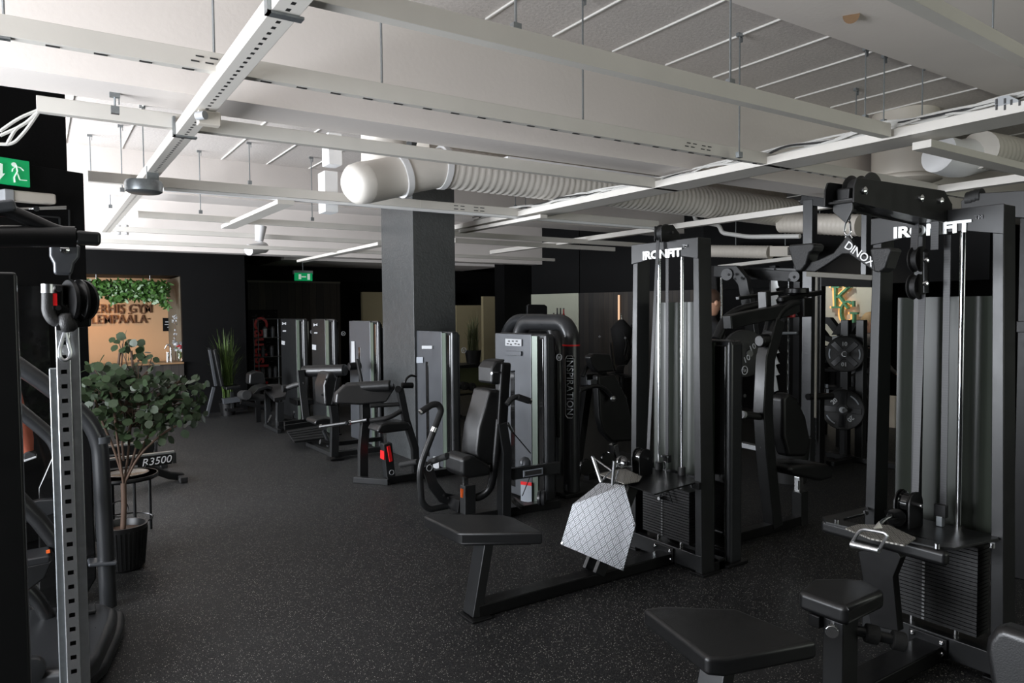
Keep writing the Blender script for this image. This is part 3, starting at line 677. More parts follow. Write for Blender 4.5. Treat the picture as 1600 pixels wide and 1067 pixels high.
# spots
for (px, py, Y_, lab) in ((400, 387, 11.5, 'white cylindrical spotlight hanging before the black reception wall'),):
    c = pY(px, py, Y_); t = thing('spotlight', lab, 'lamp', c)
    part(t, 'arm', MB().tube([c+Vector((.08, 0, .34)), c+Vector((.05, 0, .1))], .07, 14, radii=[.09, .06]), 'white'); part(t, 'stem', MB().cyl(c+Vector((.08, 0, .3)), Vector((c.x+.08, c.y, SLAB)), .012, 8), 'white'); part(t, 'lamp_head', MB().tube([c+Vector((-.14, -.1, -.05)), c+Vector((.16, .1, .02))], .085, 18), 'white', .01)
for (px, lab) in ((184, 'left one of two small white ceiling spots at far left'), (196, 'right one of two small white ceiling spots at far left')):
    c = pY(px, 367, 12.3); single('spotlight', MB().cyl(c, c+Vector((0, 0, .15)), .045, 14).cyl(c+Vector((0, 0, .14)), Vector((c.x, c.y, SLAB)), .008, 6), 'white', lab, 'lamp', 'small white ceiling spots', .006)
c = pY(326, 186, 4.0); t = thing('junction_box', 'small cream junction box by the perforated strut under the beam', 'junction box', c)
part(t, 'box', MB().box(c, (.11, .06, .07)), 'cream', .006); part(t, 'fitting', MB().cyl(c+Vector((-.06, -.03, 0)), c+Vector((-.03, -.07, 0)), .022, 12), 'label_white')
# loose cables at rail end
t = thing('cable_bundle', 'bundle of loose white cables drooping left of the ceiling rail end', 'cable', pY(60, 175, 4.7))
for pts in ([(60, 172), (30, 184), (0, 205)], [(60, 174), (38, 195), (0, 212)], [(60, 176), (40, 205), (20, 226), (-6, 225)], [(62, 174), (45, 190), (25, 200), (10, 227)]):
    part(t, 'cable', MB().tube([pY(x, y, 4.7) for x, y in pts], .009, 6, .1), 'wire_white')
t = thing('cable_bundle', 'white cable arching up from the rail behind the farther tower', 'cable', pX(1230, 230, 5))
part(t, 'cable', MB().tube([pX(x, y, 5.2) for x, y in ((1178, 252), (1215, 232), (1245, 226), (1280, 230), (1330, 214), (1400, 200))], .012, 8, .15), 'wire_white')
# hanger rods
ROD = [((331, 0), (335, 105), 3.5), ((595, -10), (597, 155), 3.5), ((804, -5), (806, 52), 2.55), ((909, -5), (911, 207), 3.5), ((1139, -5), (1141, 136), 2.55), ((1156, 52), (1152, 246), 3.52), ((1108, 155), (1109, 240), 3.5), ((1132, 162), (1134, 243), 3.5),
       ((1, -5), (7, 62), 3.5), ((179, 160), (180, 178), 4.7), ((222, 165), (227, 290), 4.9), ((188, 195), (196, 300), 6.0), ((140, 210), (141, 284), 7.0), ((170, 242), (174, 325), 8.6), ((311, 235), (318, 334), 8.4), ((389, 222), (391, 288), 6.9), ((486, 245), (492, 345), 8.4), ((603, 215), (605, 305), 6.7),
       ((805, 275), (806, 325), 6.9), ((821, 295), (822, 326), 7.0), ((893, 345), (894, 375), 8.4), ((1328, 190), (1327, 280), 3.0), ((1340, 205), (1341, 280), 3.0)]
RODX = [((1353, 75), (1352, 188)), ((1382, 86), (1376, 196)), ((1338, 138), (1334, 200)), ((1442, 98), (1441, 190)), ((1552, -5), (1551, 58))]
def rod(b, ztop=SLAB):
    t = thing('hanger_rod', 'thin galvanised threaded hanger rod holding a ceiling rail', 'hanger rod', b, 'threaded hanger rods')
    a = Vector((b.x, b.y, ztop)); rr_ = part(t, 'rod', MB().cyl(a, b, .006, 6), 'galv'); sub(t, rr_, 'clip', MB().box(b+Vector((0, 0, .02)), (.04, .03, .04)), 'galv')
    part(t, 'hook', MB().box(a-Vector((0, 0, .012)), (.05, .025, .025)).bar(a+Vector((.02, 0, 0)), a+Vector((.02, 0, -.06)), .02, .004, (1, 0, 0)), 'galv')
for (p, q, Y_) in ROD:
    if p[0] == 179: rod(pY(*q, 4.45), 2.9); continue
    if p[1] > 0:
        a = pz(*p, SLAB); b = pY(*q, a.y); rod(Vector((a.x, a.y, b.z)))
    else: rod(pY(*q, Y_))
for (p, q) in RODX:
    if p[1] > 0: a = pz(*p, SLAB); b = pX(*q, a.x); rod(Vector((a.x, a.y, b.z)))
    else: rod(pX(*q, xb+.1))
# ============================================================ cable towers with bench seats
def tower_frame(t, x0, yc, nplates=20, pin=True):
    """front face at X=x0, centred on yc; posts taper slightly inwards towards the header"""
    for s in (-1, 1):
        yo0, yo1 = yc+s*.335, yc+s*.298
        p = MB().prism([(x0+.06, yo0, 0.01), (x0+.06, yo0-s*.055, 0.01), (x0+.06, yo1-s*.045, 2.165), (x0+.06, yo1, 2.165)], (.12, 0, 0))
        part(t, 'post', p, 'dark_steel', .004)
        part(t, 'foot_pad', MB().prism([(x0-.02, yo0+s*.03, .006), (x0+.16, yo0+s*.03, .006), (x0+.16, yo0-s*.08, .006), (x0-.02, yo0-s*.08, .006)], (0, 0, .012)), 'black_steel', .003)
    # header plate with raised arch
    hd = [(x0-.006, yc+.305, 2.165), (x0-.006, yc+.305, 2.03), (x0-.006, yc+.18, 2.045), (x0-.006, yc+.08, 2.062), (x0-.006, yc-.14, 2.06), (x0-.006, yc-.305, 2.03), (x0-.006, yc-.305, 2.165)]
    hp_o = part(t, 'header_plate', MB().prism(hd, (.012, 0, 0)), 'dark_steel', .003)
    part(t, 'top_box', MB().span((x0+.01, yc-.29, 2.12), (x0+.12, yc+.29, 2.16)), 'black_steel', .003)
    m = text_mb('IRONFIT', .086, .004, (x0-.017, yc+.005, 2.078), (0, -1, 0), (0, 0, 1), off=.0035, spacing=.98)
    bmesh.ops.scale(m.b, vec=(1, 1.12, .85), space=Matrix.Translation((0, -yc, -2.078)), verts=m.b.verts[:])
    sub(t, hp_o, 'brand_lettering', m, 'brand_mirror', label='mirror letters IRONFIT')
    sub(t, hp_o, 'trademark_lettering', text_mb('TM', .026, .003, (x0-.016, yc-.205, 2.115), (0, -1, 0), (0, 0, 1)), 'chrome')
    # rods, stack, shroud
    for s in (-1, 1):
        gr_o = part(t, 'guide_rod', MB().cyl((x0+.06, yc+s*.105, .12), (x0+.06, yc+s*.105, 2.13), .0125, 14), 'chrome')
        sub(t, gr_o, 'rod_collar', MB().cyl((x0+.06, yc+s*.105, .60), (x0+.06, yc+s*.105, .655), .026, 16), 'rubber')
    z = .165; h = .0185
    for k in range(nplates):
        b = MB().span((x0+.012, yc-.215, z), (x0+.13, yc+.215, z+h-.0035)); part(t, 'weight_plate', b, 'stack'); z += h
    part(t, 'selector_stem', MB().cyl((x0+.06, yc, .16), (x0+.06, yc, .60), .012, 10), 'chrome')
    hm = MB(); z = .165
    for k in range(nplates): hm.box((x0+.008, yc+.025, z+.009), (.006, .012, .009)); z += h
    part(t, 'number_marks', hm, 'label_white')
    if pin:
        part(t, 'selector_pin', MB().cyl((x0-.03, yc+.02, .43), (x0+.02, yc+.02, .43), .012, 12), 'chrome')
        part(t, 'pin_cord', MB().tube([(x0-.01, yc+.02, .44), (x0-.015, yc+.0, .5), (x0-.01, yc-.02, .58), (x0-.012, yc-.05, .5), (x0-.012, yc-.09, .42)], .004, 6, .03), 'rubber')
    # curved shroud made of folded sheet
    ys = [yc+.25, yc+.16, yc+.06, yc+.02, yc-.04, yc-.12, yc-.25]; xs = [x0+.155, x0+.2, x0+.2, x0+.17, x0+.17, x0+.2, x0+.155]
    sh = MB(); lo, hi = .58, 1.76
    A = [(x, y) for x, y in zip(xs, ys)]
    pts = []
    for i in range(len(A)-1):
        for k in range(6):
            f = k/6; f = f*f*(3-2*f); pts.append((A[i][0]*(1-f)+A[i+1][0]*f, A[i][1]*(1-k/6)+A[i+1][1]*k/6))
    pts.append(A[-1])
    for off in (0, .006):
        pass
    v0 = [[sh.b.verts.new((x+o, y, z)) for (x, y) in pts] for o in (0, .006) for z in (lo, hi)]
    n = len(pts)
    for i in range(n-1):
        sh.b.faces.new((v0[0][i], v0[0][i+1], v0[1][i+1], v0[1][i])); sh.b.faces.new((v0[2][i], v0[3][i], v0[3][i+1], v0[2][i+1]))
        sh.b.faces.new((v0[1][i], v0[1][i+1], v0[3][i+1], v0[3][i])); sh.b.faces.new((v0[0][i], v0[2][i], v0[2][i+1], v0[0][i+1]))
    sh.b.faces.new([v0[0][0], v0[1][0], v0[3][0], v0[2][0]]); sh.b.faces.new([v0[0][-1], v0[2][-1], v0[3][-1], v0[1][-1]])
    part(t, 'shroud', sh, 'guard', smooth=60)
    # base
    part(t, 'base_beam', MB().span((x0-.004, yc-.33, .02), (x0+.05, yc+.33, .125)), 'dark_steel', .004)
    part(t, 'rear_beam', MB().span((x0+.17, yc-.33, .0), (x0+.23, yc+.33, .07)), 'black_steel', .004)
    for s in (-1, 1): part(t, 'side_rail', MB().span((x0+.1, yc+s*.30-.03, .0), (x0+.23, yc+s*.30+.03, .06)), 'black_steel', .004)
    jp_o = part(t, 'joint_plate', MB().span((x0-.018, yc-.10, .02), (x0-.004, yc+.08, .115)), 'black_steel', .003)
    for y, z in ((yc-.078, .095), (yc-.078, .042), (yc+.06, .095)): sub(t, jp_o, 'bolt', MB().lathe((x0-.018, y, z), [(.013, 0), (.012, .008), (.006, .012)], (-1, 0, 0), 10), 'chrome')
def belt(t, p0, p1, wdt=.028, nm='belt'):
    p0, p1 = Vector(p0), Vector(p1); part(t, nm, MB().bar(p0, p1, wdt, .004, (1, 0, 0)), 'belt')
def pad(t, nm, pts, ext, m='vinyl', bevel=.02, seg=4): return part(t, nm, MB().prism(pts, ext), m, bevel, seg)

x1, yc1 = 3.508, 3.45
t = thing('low_row_machine', 'black seated low row machine with silver chequered footplate in the middle of the gym', 'gym machine', (2.8, yc1, 0))
T1 = t
tower_frame(t, x1, yc1, 19)
# pulley housing on top
part(t, 'pulley_bracket', MB().prism([pY(1033, 378, yc1-.05)+Vector((0, 0, 0)), pY(1033, 357, yc1-.05), pY(1036, 352, yc1-.05), pY(1051, 351, yc1-.05), pY(1062, 366, yc1-.05), pY(1062, 378, yc1-.05)], (0, .008, 0)), 'black_steel', .002)
c = pY(1036, 362, yc1-.01)
part(t, 'pulley_bracket', MB().prism([c+Vector((-.03, .05, -.06)), c+Vector((-.03, .05, .04)), c+Vector((.05, .05, .04)), c+Vector((.1, .05, -.05))], (0, .008, 0)), 'black_steel', .002)
part(t, 'pulley', MB().lathe(c+Vector((.0, -.035, -.01)), [(.055, 0), (.058, .006), (.048, .012), (.048, .05), (.058, .056), (.055, .062)], (0, 1, 0), 28), 'rubber', smooth=40)
part(t, 'bolt', MB().cyl(c+Vector((0.02, -.07, -.01)), c+Vector((0.02, -.045, -.01)), .009, 10), 'chrome')
belt(t, pX(1029, 358, x1-.04), pX(1013, 702, x1-.12)); belt(t, (x1+.03, yc1+.0, 2.2), (x1+.03, yc1+.0, .72), .026)
part(t, 'belt_clevis', MB().box((x1+.03, yc1, .70), (.035, .05, .05)), 'black_steel', .004)
part(t, 'shackle', MB().box((x1+.02, yc1, .655), (.025, .022, .055)).cyl((x1+.02, yc1, .64), (x1+.02, yc1, .60), .008, 8), 'chrome', .004)
for dy in (-.014, .014): part(t, 'bolt', MB().cyl((x1+.0, yc1+dy*1.5, .715), (x1+.015, yc1+dy*1.5, .715), .007, 8), 'chrome')
# triangular pulley shelf
zs = .60
part(t, 'pulley_shelf', MB().prism([pz(930, 740, zs), pz(1002, 724, zs), (x1+.06, yc1+.27, zs), (x1+.06, yc1-.29, zs), (x1-.01, yc1-.30, zs), pz(1022, 773, zs), pz(1000, 765, zs)], (0, 0, .008)), 'black_steel', .002)
part(t, 'shelf_bracket', MB().span((x1-.03, yc1-.335, .56), (x1+.0, yc1-.24, .605)), 'black_steel', .003)
part(t, 'bolt', MB().cyl((x1-.045, yc1-.29, .58), (x1-.028, yc1-.29, .58), .013, 12), 'chrome')
# low pulley in arch-shaped housing
X_ = x1-.14; c = pX(1003, 714, X_)
for k, dy in enumerate((-.035, .035)):
    ar = [c+Vector((.06, dy, -.12)), c+Vector((-.055, dy, -.12))]+[c+Vector((-.06*math.cos(a), dy, .06*math.sin(a)+.0)) for a in [i*PI/10 for i in range(11)]]+[c+Vector((.06, dy, -.12))][:0]
    part(t, 'pulley_bracket', MB().prism(ar, (0, .008, 0)), 'black_steel', .001)
part(t, 'pulley', MB().lathe(c+Vector((-.0, -.025, 0)), [(.053, 0), (.055, .005), (.046, .012), (.046, .038), (.055, .045), (.053, .05)], (0, 1, 0), 26), 'gloss_black', smooth=40)
part(t, 'bolt', MB().cyl(c+Vector((0, -.06, 0)), c+Vector((0, -.036, 0)), .009, 10), 'chrome')
part(t, 'rubber_stopper', MB().lathe(c+Vector((-.13, .05, -.03)), [(.02, -.012), (.043, -.006), (.046, .01), (.03, .02)], (-.9, -.3, .2), 20), 'gloss_black')
# main beam, foot plate struts, foot plate
part(t, 'main_beam', MB().span((1.995, 3.365, .005), (x1, 3.475, .075)), 'black_steel', .006)
part(t, 'end_foot', MB().span((1.93, 3.33, 0), (2.06, 3.50, .012)), 'black_steel', .004)
for yy, xx in ((3.37, 2.98), (3.47, 2.98)):
    part(t, 'plate_strut', MB().bars([(xx-.12, yy, .07), (xx+.17, yy, .58)], .03, .08, (0, 1, 0)), 'dark_steel', .003)
F = {'BL': (2.84, 3.725, .163), 'BR': (2.84, 3.125, .163)}
fp = [pX(876.7, 850.4, 2.845), pX(973.8, 891.8, 2.845), pX(993.5, 821, 2.93), pX(976, 758, 3.0), pX(938, 754, 3.0), pX(895.4, 788, 2.93)]
v1, v2 = Vector(fp[1])-Vector(fp[0]), Vector(fp[4])-Vector(fp[0]); nn = v1.cross(v2).normalized()
o = part(t, 'foot_plate', MB().prism(fp, nn*.008), 'tread_plate', 0, label='silver chequered foot plate')
uv_plane(o, v1, nn.cross(v1))
bm_ = MB()
for p in fp[:3]:
    c = Vector(sum((Vector(q) for q in fp), Vector()))/6; q = Vector(p)*.95+c*.05; bm_.cyl(q-nn*.0, q+nn*.01*(1 if nn.x < 0 else -1), .007, 8)
part(t, 'rivet', bm_, 'chrome')
# upper small chequered shelf
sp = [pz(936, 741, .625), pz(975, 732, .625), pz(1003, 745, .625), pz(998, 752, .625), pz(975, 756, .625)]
o = part(t, 'step_plate', MB().prism(sp, (0, 0, .006)), 'tread_lit', 0, label='small chequered plate on the pulley shelf'); uv_plane(o, (1, 0, 0), (0, 1, 0))
# bench seat
ZT = .49
so = [pz(661.6, 806, ZT), pz(713.6, 831, ZT), pz(722, 833, ZT), pz(849, 831.5, ZT), pz(803, 808, ZT), pz(786, 804, ZT), pz(672, 802, ZT)]
so = [Vector((p.x, p.y, ZT-.035)) for p in so]
pad(t, 'seat', so, (0, 0, .07), bevel=.014)
cc = sum(so, Vector())/len(so)
part(t, 'seat_plate', MB().prism([cc+(p-cc)*.82-Vector((0, 0, .041)) for p in so], (0, 0, .01)), 'black_steel')
part(t, 'seat_post', MB().bars([(1.985, 3.425, .01), (2.07, 3.425, .42)], .115, .06, (0, 1, 0)), 'dark_steel', .006)
# V row handle hanging over the foot plate (own thing)
Xh = 2.9
t = thing('row_handle', 'chrome close-grip row handle resting on top of the silver footplate', 'cable handle', pX(948, 740, Xh))
def hp(px, py, dx=0): return pX(px, py, Xh+dx)
for a, b in (((926, 714), (939, 753)), ((960, 722), (957, 757))):
    part(t, 'grip', MB().cyl(hp(*a), hp(*b), .011, 12), 'brushed'); part(t, 'end_cap', MB().cyl(hp(a[0], a[1]-2), hp(a[0], a[1]+1), .012, 12), 'chrome')
for a, b in (((928, 716), (955, 735)), ((941, 750), (968, 724)), ((960, 755), (966, 735))): part(t, 'bracket_rod', MB().cyl(hp(*a, .01), hp(*b, .03), .005, 8), 'chrome')
part(t, 'swivel', MB().tube([hp(962, 727, .03), hp(972, 731, .07), hp(985, 729, .16)], .008, 8, .02), 'chrome')

# ---- second combined machine: pulldown and row
x2, yc2 = 3.6, 1.765
t = thing('lat_pulldown_machine', 'black lat pulldown and row machine with overhead arm at the right', 'gym machine', (2.9, yc2, 0)); T2 = t
tower_frame(t, x2, yc2, 23, False)
ya = 1.70
arm = [pY(1338, 278, ya), pY(1342, 277.6, ya), pY(1475, 298, ya), pY(1486, 318, ya), pY(1486, 340, ya), pY(1474, 348, ya), pY(1333, 316, ya), pY(1334, 290, ya)]
arm = [Vector((p.x, p.y, p.z)) for p in arm]
part(t, 'arm_plate', MB().prism(arm, (0, .008, 0)), 'dark_steel', .002)
part(t, 'arm_plate', MB().prism([p+Vector((0, .13, 0)) for p in arm], (0, .008, 0)), 'dark_steel', .002)
part(t, 'arm_web', MB().bars([arm[6]+Vector((.02, .065, .012)), arm[5]+Vector((0, .065, .012))], .12, .008, (0, 1, 0)), 'black_steel')
part(t, 'arm_flange', MB().span((x2+.0, ya-.0, 2.125), (x2+.04, ya+.13, 2.2)), 'black_steel', .003)
for px, py in ((1349, 298), (1438, 310), (1469, 314)): part(t, 'bolt', MB().lathe(pY(px, py, ya-.004), [(.017, 0), (.016, .01), (.007, .016)], (0, -1, 0), 12), 'chrome')
c = pY(1347, 300, ya+.065)
part(t, 'pulley', MB().lathe(c+Vector((0, -.05, .0)), [(.075, 0), (.078, .006), (.06, .014), (.06, .046), (.07, .05), (.06, .054), (.06, .086), (.078, .094), (.075, .1)], (0, 1, 0), 32), 'rubber', smooth=40)
part(t, 'pulley_guard', MB().prism([pX(1311, 296, c.x-.08), pX(1334, 293, c.x-.08), pX(1332, 316, c.x-.08), pX(1312, 317, c.x-.08)], (.05, 0, 0)), 'black_steel', .008)
zb = .0
sw = pY(1327, 322, ya+.065)
part(t, 'swivel_bracket', MB().prism([sw+Vector((-.02, 0, .03))+Vector((0, .06, 0)), sw+Vector((-.02, 0, -.02))+Vector((0, .06, 0)), sw+Vector((-.02, 0, -.075)), sw+Vector((-.02, 0, -.02))-Vector((0, .03, 0)), sw+Vector((-.02, 0, .03))-Vector((0, .03, 0))], (.012, 0, 0)), 'dark_steel', .003)
belt(t, (x2-.05, yc2+.06, 2.13), (x2-.06, yc2+.06, 1.98), .035); belt(t, (x2-.05, yc2-.03, 2.13), (x2-.05, yc2-.03, 1.98), .035)
belt(t, pX(1441, 460, x2-.03), pX(1430, 775, x2-.1), .032); belt(t, (x2+.02, yc2-.055, 2.05), (x2+.02, yc2-.055, .75), .03)
part(t, 'column_strip', MB().span((x2+.02, yc2+.06, .66), (x2+.05, yc2+.10, 2.1)), 'dark_steel', .002)
# floating pulley pair
for (px, py) in ((1434, 405), (1432, 448)):
    c = pX(px, py, x2-.04); part(t, 'pulley', MB().lathe(c+Vector((0, -.02, 0)), [(.06, 0), (.062, .006), (.05, .012), (.05, .03), (.062, .036), (.06, .042)], (0, 1, 0), 24), 'rubber', smooth=40)
c0, c1_ = pX(1447, 394, x2-.06), pX(1447, 458, x2-.06)
part(t, 'pulley_link', MB().bar(c0, c1_, .045, .008, (0, 1, 0)).cyl(c0, c0+Vector((0, .004, 0)), .02), 'black_steel', .002)
for px, py in ((1447, 407), (1446, 443)): part(t, 'bolt', MB().lathe(pX(px, py, x2-.08), [(.014, 0), (.013, .008), (.005, .014)], (-.6, -1, 0), 10), 'chrome')
# low pulley
X_ = x2-.12; c = pX(1419, 786, X_)
for dy in (-.035, .035):
    ar = [c+Vector((.065, dy, -.15)), c+Vector((-.06, dy, -.15))]+[c+Vector((-.062*math.cos(a), dy, .062*math.sin(a))) for a in [i*PI/10 for i in range(11)]]
    part(t, 'pulley_bracket', MB().prism(ar, (0, .008, 0)), 'black_steel', .001)
part(t, 'pulley', MB().lathe(c+Vector((0, -.026, 0)), [(.055, 0), (.058, .005), (.048, .012), (.048, .04), (.058, .047), (.055, .052)], (0, 1, 0), 28), 'gloss_black', smooth=40)
part(t, 'bolt', MB().cyl(c+Vector((0, -.065, 0)), c+Vector((0, -.035, 0)), .01, 10), 'chrome')
d = pX(1400, 808, X_-.08); part(t, 'rubber_stopper', MB().lathe(d, [(.03, -.012), (.042, -.004), (.042, .012), (.02, .02)], (-.8, -.6, .1), 22), 'gloss_black')
part(t, 'belt_clevis', MB().box((x2+.0, yc2-.055, .73), (.03, .055, .06)), 'black_steel', .003)
part(t, 'shackle', MB().box((x2-.005, yc2-.055, .68), (.03, .03, .05)).cyl((x2-.005, yc2-.055, .66), (x2-.005, yc2-.055, .60), .01, 10), 'galv', .004)
# ring-shaped knee shelf with padded front
zk = .66
ring = [pz(1356, 793, zk), pz(1285, 809, zk), pz(1290, 817, zk), pz(1462, 856, zk), pz(1492, 858, zk), pz(1560, 843, zk), pz(1558, 836, zk), pz(1490, 850, zk), pz(1470, 849, zk), pz(1318, 815, zk), pz(1318, 812, zk), pz(1357, 802, zk)]
part(t, 'knee_shelf', MB().prism(ring, (0, 0, .012)), 'dark_steel', .002)
a, b = pz(1288, 812, zk), pz(1478, 860, zk)
part(t, 'knee_pad', MB().bars([a+Vector((.02, .02, -.035)), b+Vector((.0, -.01, -.035))], .065, .05, (0, 0, 1)), 'vinyl', .02, 4)
part(t, 'shelf_plate', MB().prism([pz(1400, 830, zk-.01), pz(1480, 852, zk-.01), pz(1555, 838, zk-.01), (x2+.05, yc2+.1, zk-.01), (x2+.05, yc2+.25, zk-.01)], (0, 0, .01)), 'black_steel')
for px, py in ((1307, 818), (1464, 857), (1352, 804), (1550, 856)):
    p = pz(px, py, zk+.0); part(t, 'bolt', MB().cyl(p, p+Vector((0, 0, .022)), .011, 10), 'chrome')
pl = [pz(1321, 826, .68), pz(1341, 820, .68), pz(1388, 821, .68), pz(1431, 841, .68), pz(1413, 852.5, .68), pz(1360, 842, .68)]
o = part(t, 'step_plate', MB().prism(pl, (0, 0, .007)), 'tread_lit', 0, label='small silver chequered plate on the knee shelf'); uv_plane(o, (1, 0, 0), (0, 1, 0))
# beam, lat seat, rollers
part(t, 'main_beam', MB().span((1.9, yc2-.08, .005), (x2, yc2+.05, .075)), 'black_steel', .006)
zl = .53
ls = [pz(1247, 923, zl), pz(1318, 948, zl), pz(1327, 948, zl), pz(1383, 922, zl), pz(1352, 905, zl), pz(1320, 902, zl), pz(1270, 903, zl)]
ls = [Vector((p.x, p.y, zl-.04)) for p in ls]; pad(t, 'lat_seat', ls, (0, 0, .08), bevel=.022)
cc = sum(ls, Vector())/len(ls)
part(t, 'lat_seat_post', MB().span((cc.x-.14, cc.y-.09, .0), (cc.x-.03, cc.y-.0, .45)), 'dark_steel', .006)
part(t, 'seat_carriage', MB().bars([cc+Vector((-.17, .02, -.06)), cc+Vector((.14, .02, -.06))], .05, .05, (0, 1, 0)), 'black_steel', .004)
q = pY(1300, 984, cc.y-.12); part(t, 'adjust_knob', MB().cyl(q+Vector((.05, .03, 0)), q, .012, 12).cyl(q, q+Vector((-.02, -.012, 0)), .024, 20), 'chrome', .002)
a, b = pz(1340, 975, .36), pz(1416, 1010, .36)
a, b = Vector((2.72, 1.66, .40)), pz(1412, 1003, .36)
part(t, 'foam_roller_bar', MB().cyl(a, b, .022, 14), 'dark_steel')
for f0, f1 in ((.35, .58), (.8, 1.02)): part(t, 'foam_roller', MB().cyl(a.lerp(b, f0), a.lerp(b, f1), .038, 20), 'foam', .006)
# upright in front of stack (long plate)
ub = [pX(1345, 860, 3.3), pX(1402, 850, 3.3), pX(1412, 870, 3.3), pX(1400, 900, 3.3), pX(1408, 985, 3.3), pX(1365, 975, 3.3)]
part(t, 'front_upright', MB().prism(ub, (.05, 0, 0)), 'black_steel', .004)
# bench seat (near) on own post
so = [pz(1004, 950, ZT), pz(1104, 1027, ZT), pz(1135, 1029, ZT), pz(1278, 1001, ZT), pz(1151, 950, ZT), pz(1040, 946, ZT)]
so = [Vector((p.x, p.y, ZT-.035)) for p in so]; pad(t, 'seat', so, (0, 0, .07), bevel=.018)
cc = sum(so, Vector())/len(so); part(t, 'seat_plate', MB().prism([cc+(p-cc)*.8-Vector((0, 0, .041)) for p in so], (0, 0, .01)), 'black_steel')
part(t, 'seat_post', MB().bars([(1.95, yc2-.02, .01), (2.06, yc2-.02, .42)], .115, .06, (0, 1, 0)), 'dark_steel', .006)
# rectangular chrome cable handle lying on the shelf
Xh = 3.08
t = thing('stirrup_attachment', 'chrome stirrup grip hanging over the padded shelf edge of the farther tower', 'cable attachment', pX(1360, 850, Xh))
hp = lambda px, py, X=Xh: pX(px, py, X)
part(t, 'frame', MB().tube([hp(1331, 848), hp(1345, 826), hp(1389, 834), hp(1374, 858)], .008, 8, .03), 'brushed')
part(t, 'grip', MB().cyl(hp(1330, 850), hp(1374, 860), .016, 14), 'brushed', .002)
part(t, 'connector', MB().prism([hp(1365, 825, 3.12), hp(1379, 824, 3.16), hp(1374, 815, 3.16)], (.006, .006, .004)).tube([hp(1370, 822, 3.15), hp(1383, 811, 3.3), hp(1396, 804, 3.4)], .008, 8, .02), 'chrome')
# ---- hanging wide grip handle
Xd = 3.02
t = thing('lat_bar', 'black padded wide-grip pulldown bar with white DINOX lettering, hanging on a carabiner', 'cable handle', pX(1326, 372, Xd))
D = lambda px, py, dx=0: pX(px, py, Xd+dx)
body = [D(1326, 367), D(1333, 374), D(1338, 388), D(1352, 398), D(1372, 406), D(1385, 418), D(1380, 425), D(1368, 424), D(1338, 404), D(1328, 397), D(1318, 397), D(1296, 412), D(1275, 425), D(1258, 424), D(1252, 418), D(1262, 411), D(1280, 406), D(1304, 395), D(1316, 380)]
part(t, 'crossbar', MB().prism(body, (.022, 0, 0)), 'rubber', .006, 3)
for tri in ([D(1239, 386), D(1242, 383), D(1277, 380), D(1281, 384), D(1278, 392), D(1272, 396), D(1268, 413), D(1259, 424), D(1251, 424), D(1246, 410)], [D(1367, 391), D(1371, 388), D(1398, 387), D(1402, 391), D(1398, 400), D(1392, 419), D(1382, 426), D(1374, 425), D(1371, 408)]):
    part(t, 'grip', MB().prism([p+Vector((-.0, 0, 0)) for p in tri], (.085, 0, 0)), 'rubber', .014, 4)
c = D(1347, 399.5, -.0135); up = (D(1331, 386)-D(1334, 404)); rt = D(1366, 412)-D(1331, 387); rt.normalize(); n = Vector((-1, 0, 0)); upv = n.cross(rt) if n.cross(rt).z > 0 else -n.cross(rt)
part(t, 'lettering', text_mb('DINOX', .050, .0008, c+Vector((-.001, .012, .008)), rt, upv, off=.0005, spacing=.95), 'white', label='white letters DINOX')
ring = [D(1326+4.5*math.sin(a*PI/6), 371-4.5*math.cos(a*PI/6)) for a in range(13)]; part(t, 'eye', MB().tube(ring, .004, 8, cap=False), 'chrome')
t = thing('carabiner', 'silver carabiner clip above the black DINOX bar', 'carabiner', D(1325, 355))
part(t, 'clip', MB().tube([D(1326, 343), D(1321, 347), D(1319, 364), D(1324, 369), D(1329, 364), D(1328, 347), D(1325, 343)], .005, 8, .01), 'chrome')
part(t, 'swivel_ring', MB().tube([D(1326, 334), D(1323, 338), D(1325, 345), D(1328, 340), D(1326, 334)], .006, 8, .01), 'black_steel')
# ---- tower of another machine behind, with arm running to the right
x3 = 5.1
t = thing('rear_cable_tower', 'dark cable tower standing behind the lat pulldown machine at the right edge', 'gym machine', (x3, 1.9, 0))
a = pX(1585, 470, x3)
part(t, 'post', MB().span((x3, a.y-.12, 0), (x3+.1, a.y-.02, 2.3)), 'black_steel', .004)
part(t, 'post', MB().span((x3, a.y-.95, 0), (x3+.1, a.y-.85, 2.3)), 'black_steel', .004)
part(t, 'shroud', MB().span((x3+.05, a.y-.85, .1), (x3+.06, a.y-.12, pX(1590, 470, x3).z)), 'guard')
p0, p1 = pX(1510, 318, x3-.1), pX(1640, 318, x3-.1)
part(t, 'arm_plate', MB().prism([pX(1508, 316, x3-.1), pX(1520, 306, x3-.1), pX(1536, 303, x3-.1), pX(1660, 296, x3-.1), pX(1660, 345, x3-.1), pX(1510, 335, x3-.1)], (.12, 0, 0)), 'dark_steel', .004)
for k in range(3): part(t, 'pulley', MB().lathe(pX(1512+6*k, 312-2*k, x3-.12), [(.05, 0), (.05, .04)], (0, -1, 0), 20), 'rubber')
part(t, 'guide_rod', MB().cyl((x3+.03, a.y-.3, .1), (x3+.03, a.y-.3, 2.2), .012, 12), 'chrome')
part(t, 'cross_beam', MB().span((x3-.02, a.y-.95, 1.55), (x3, a.y-.02, 1.62)), 'black_steel', .004)
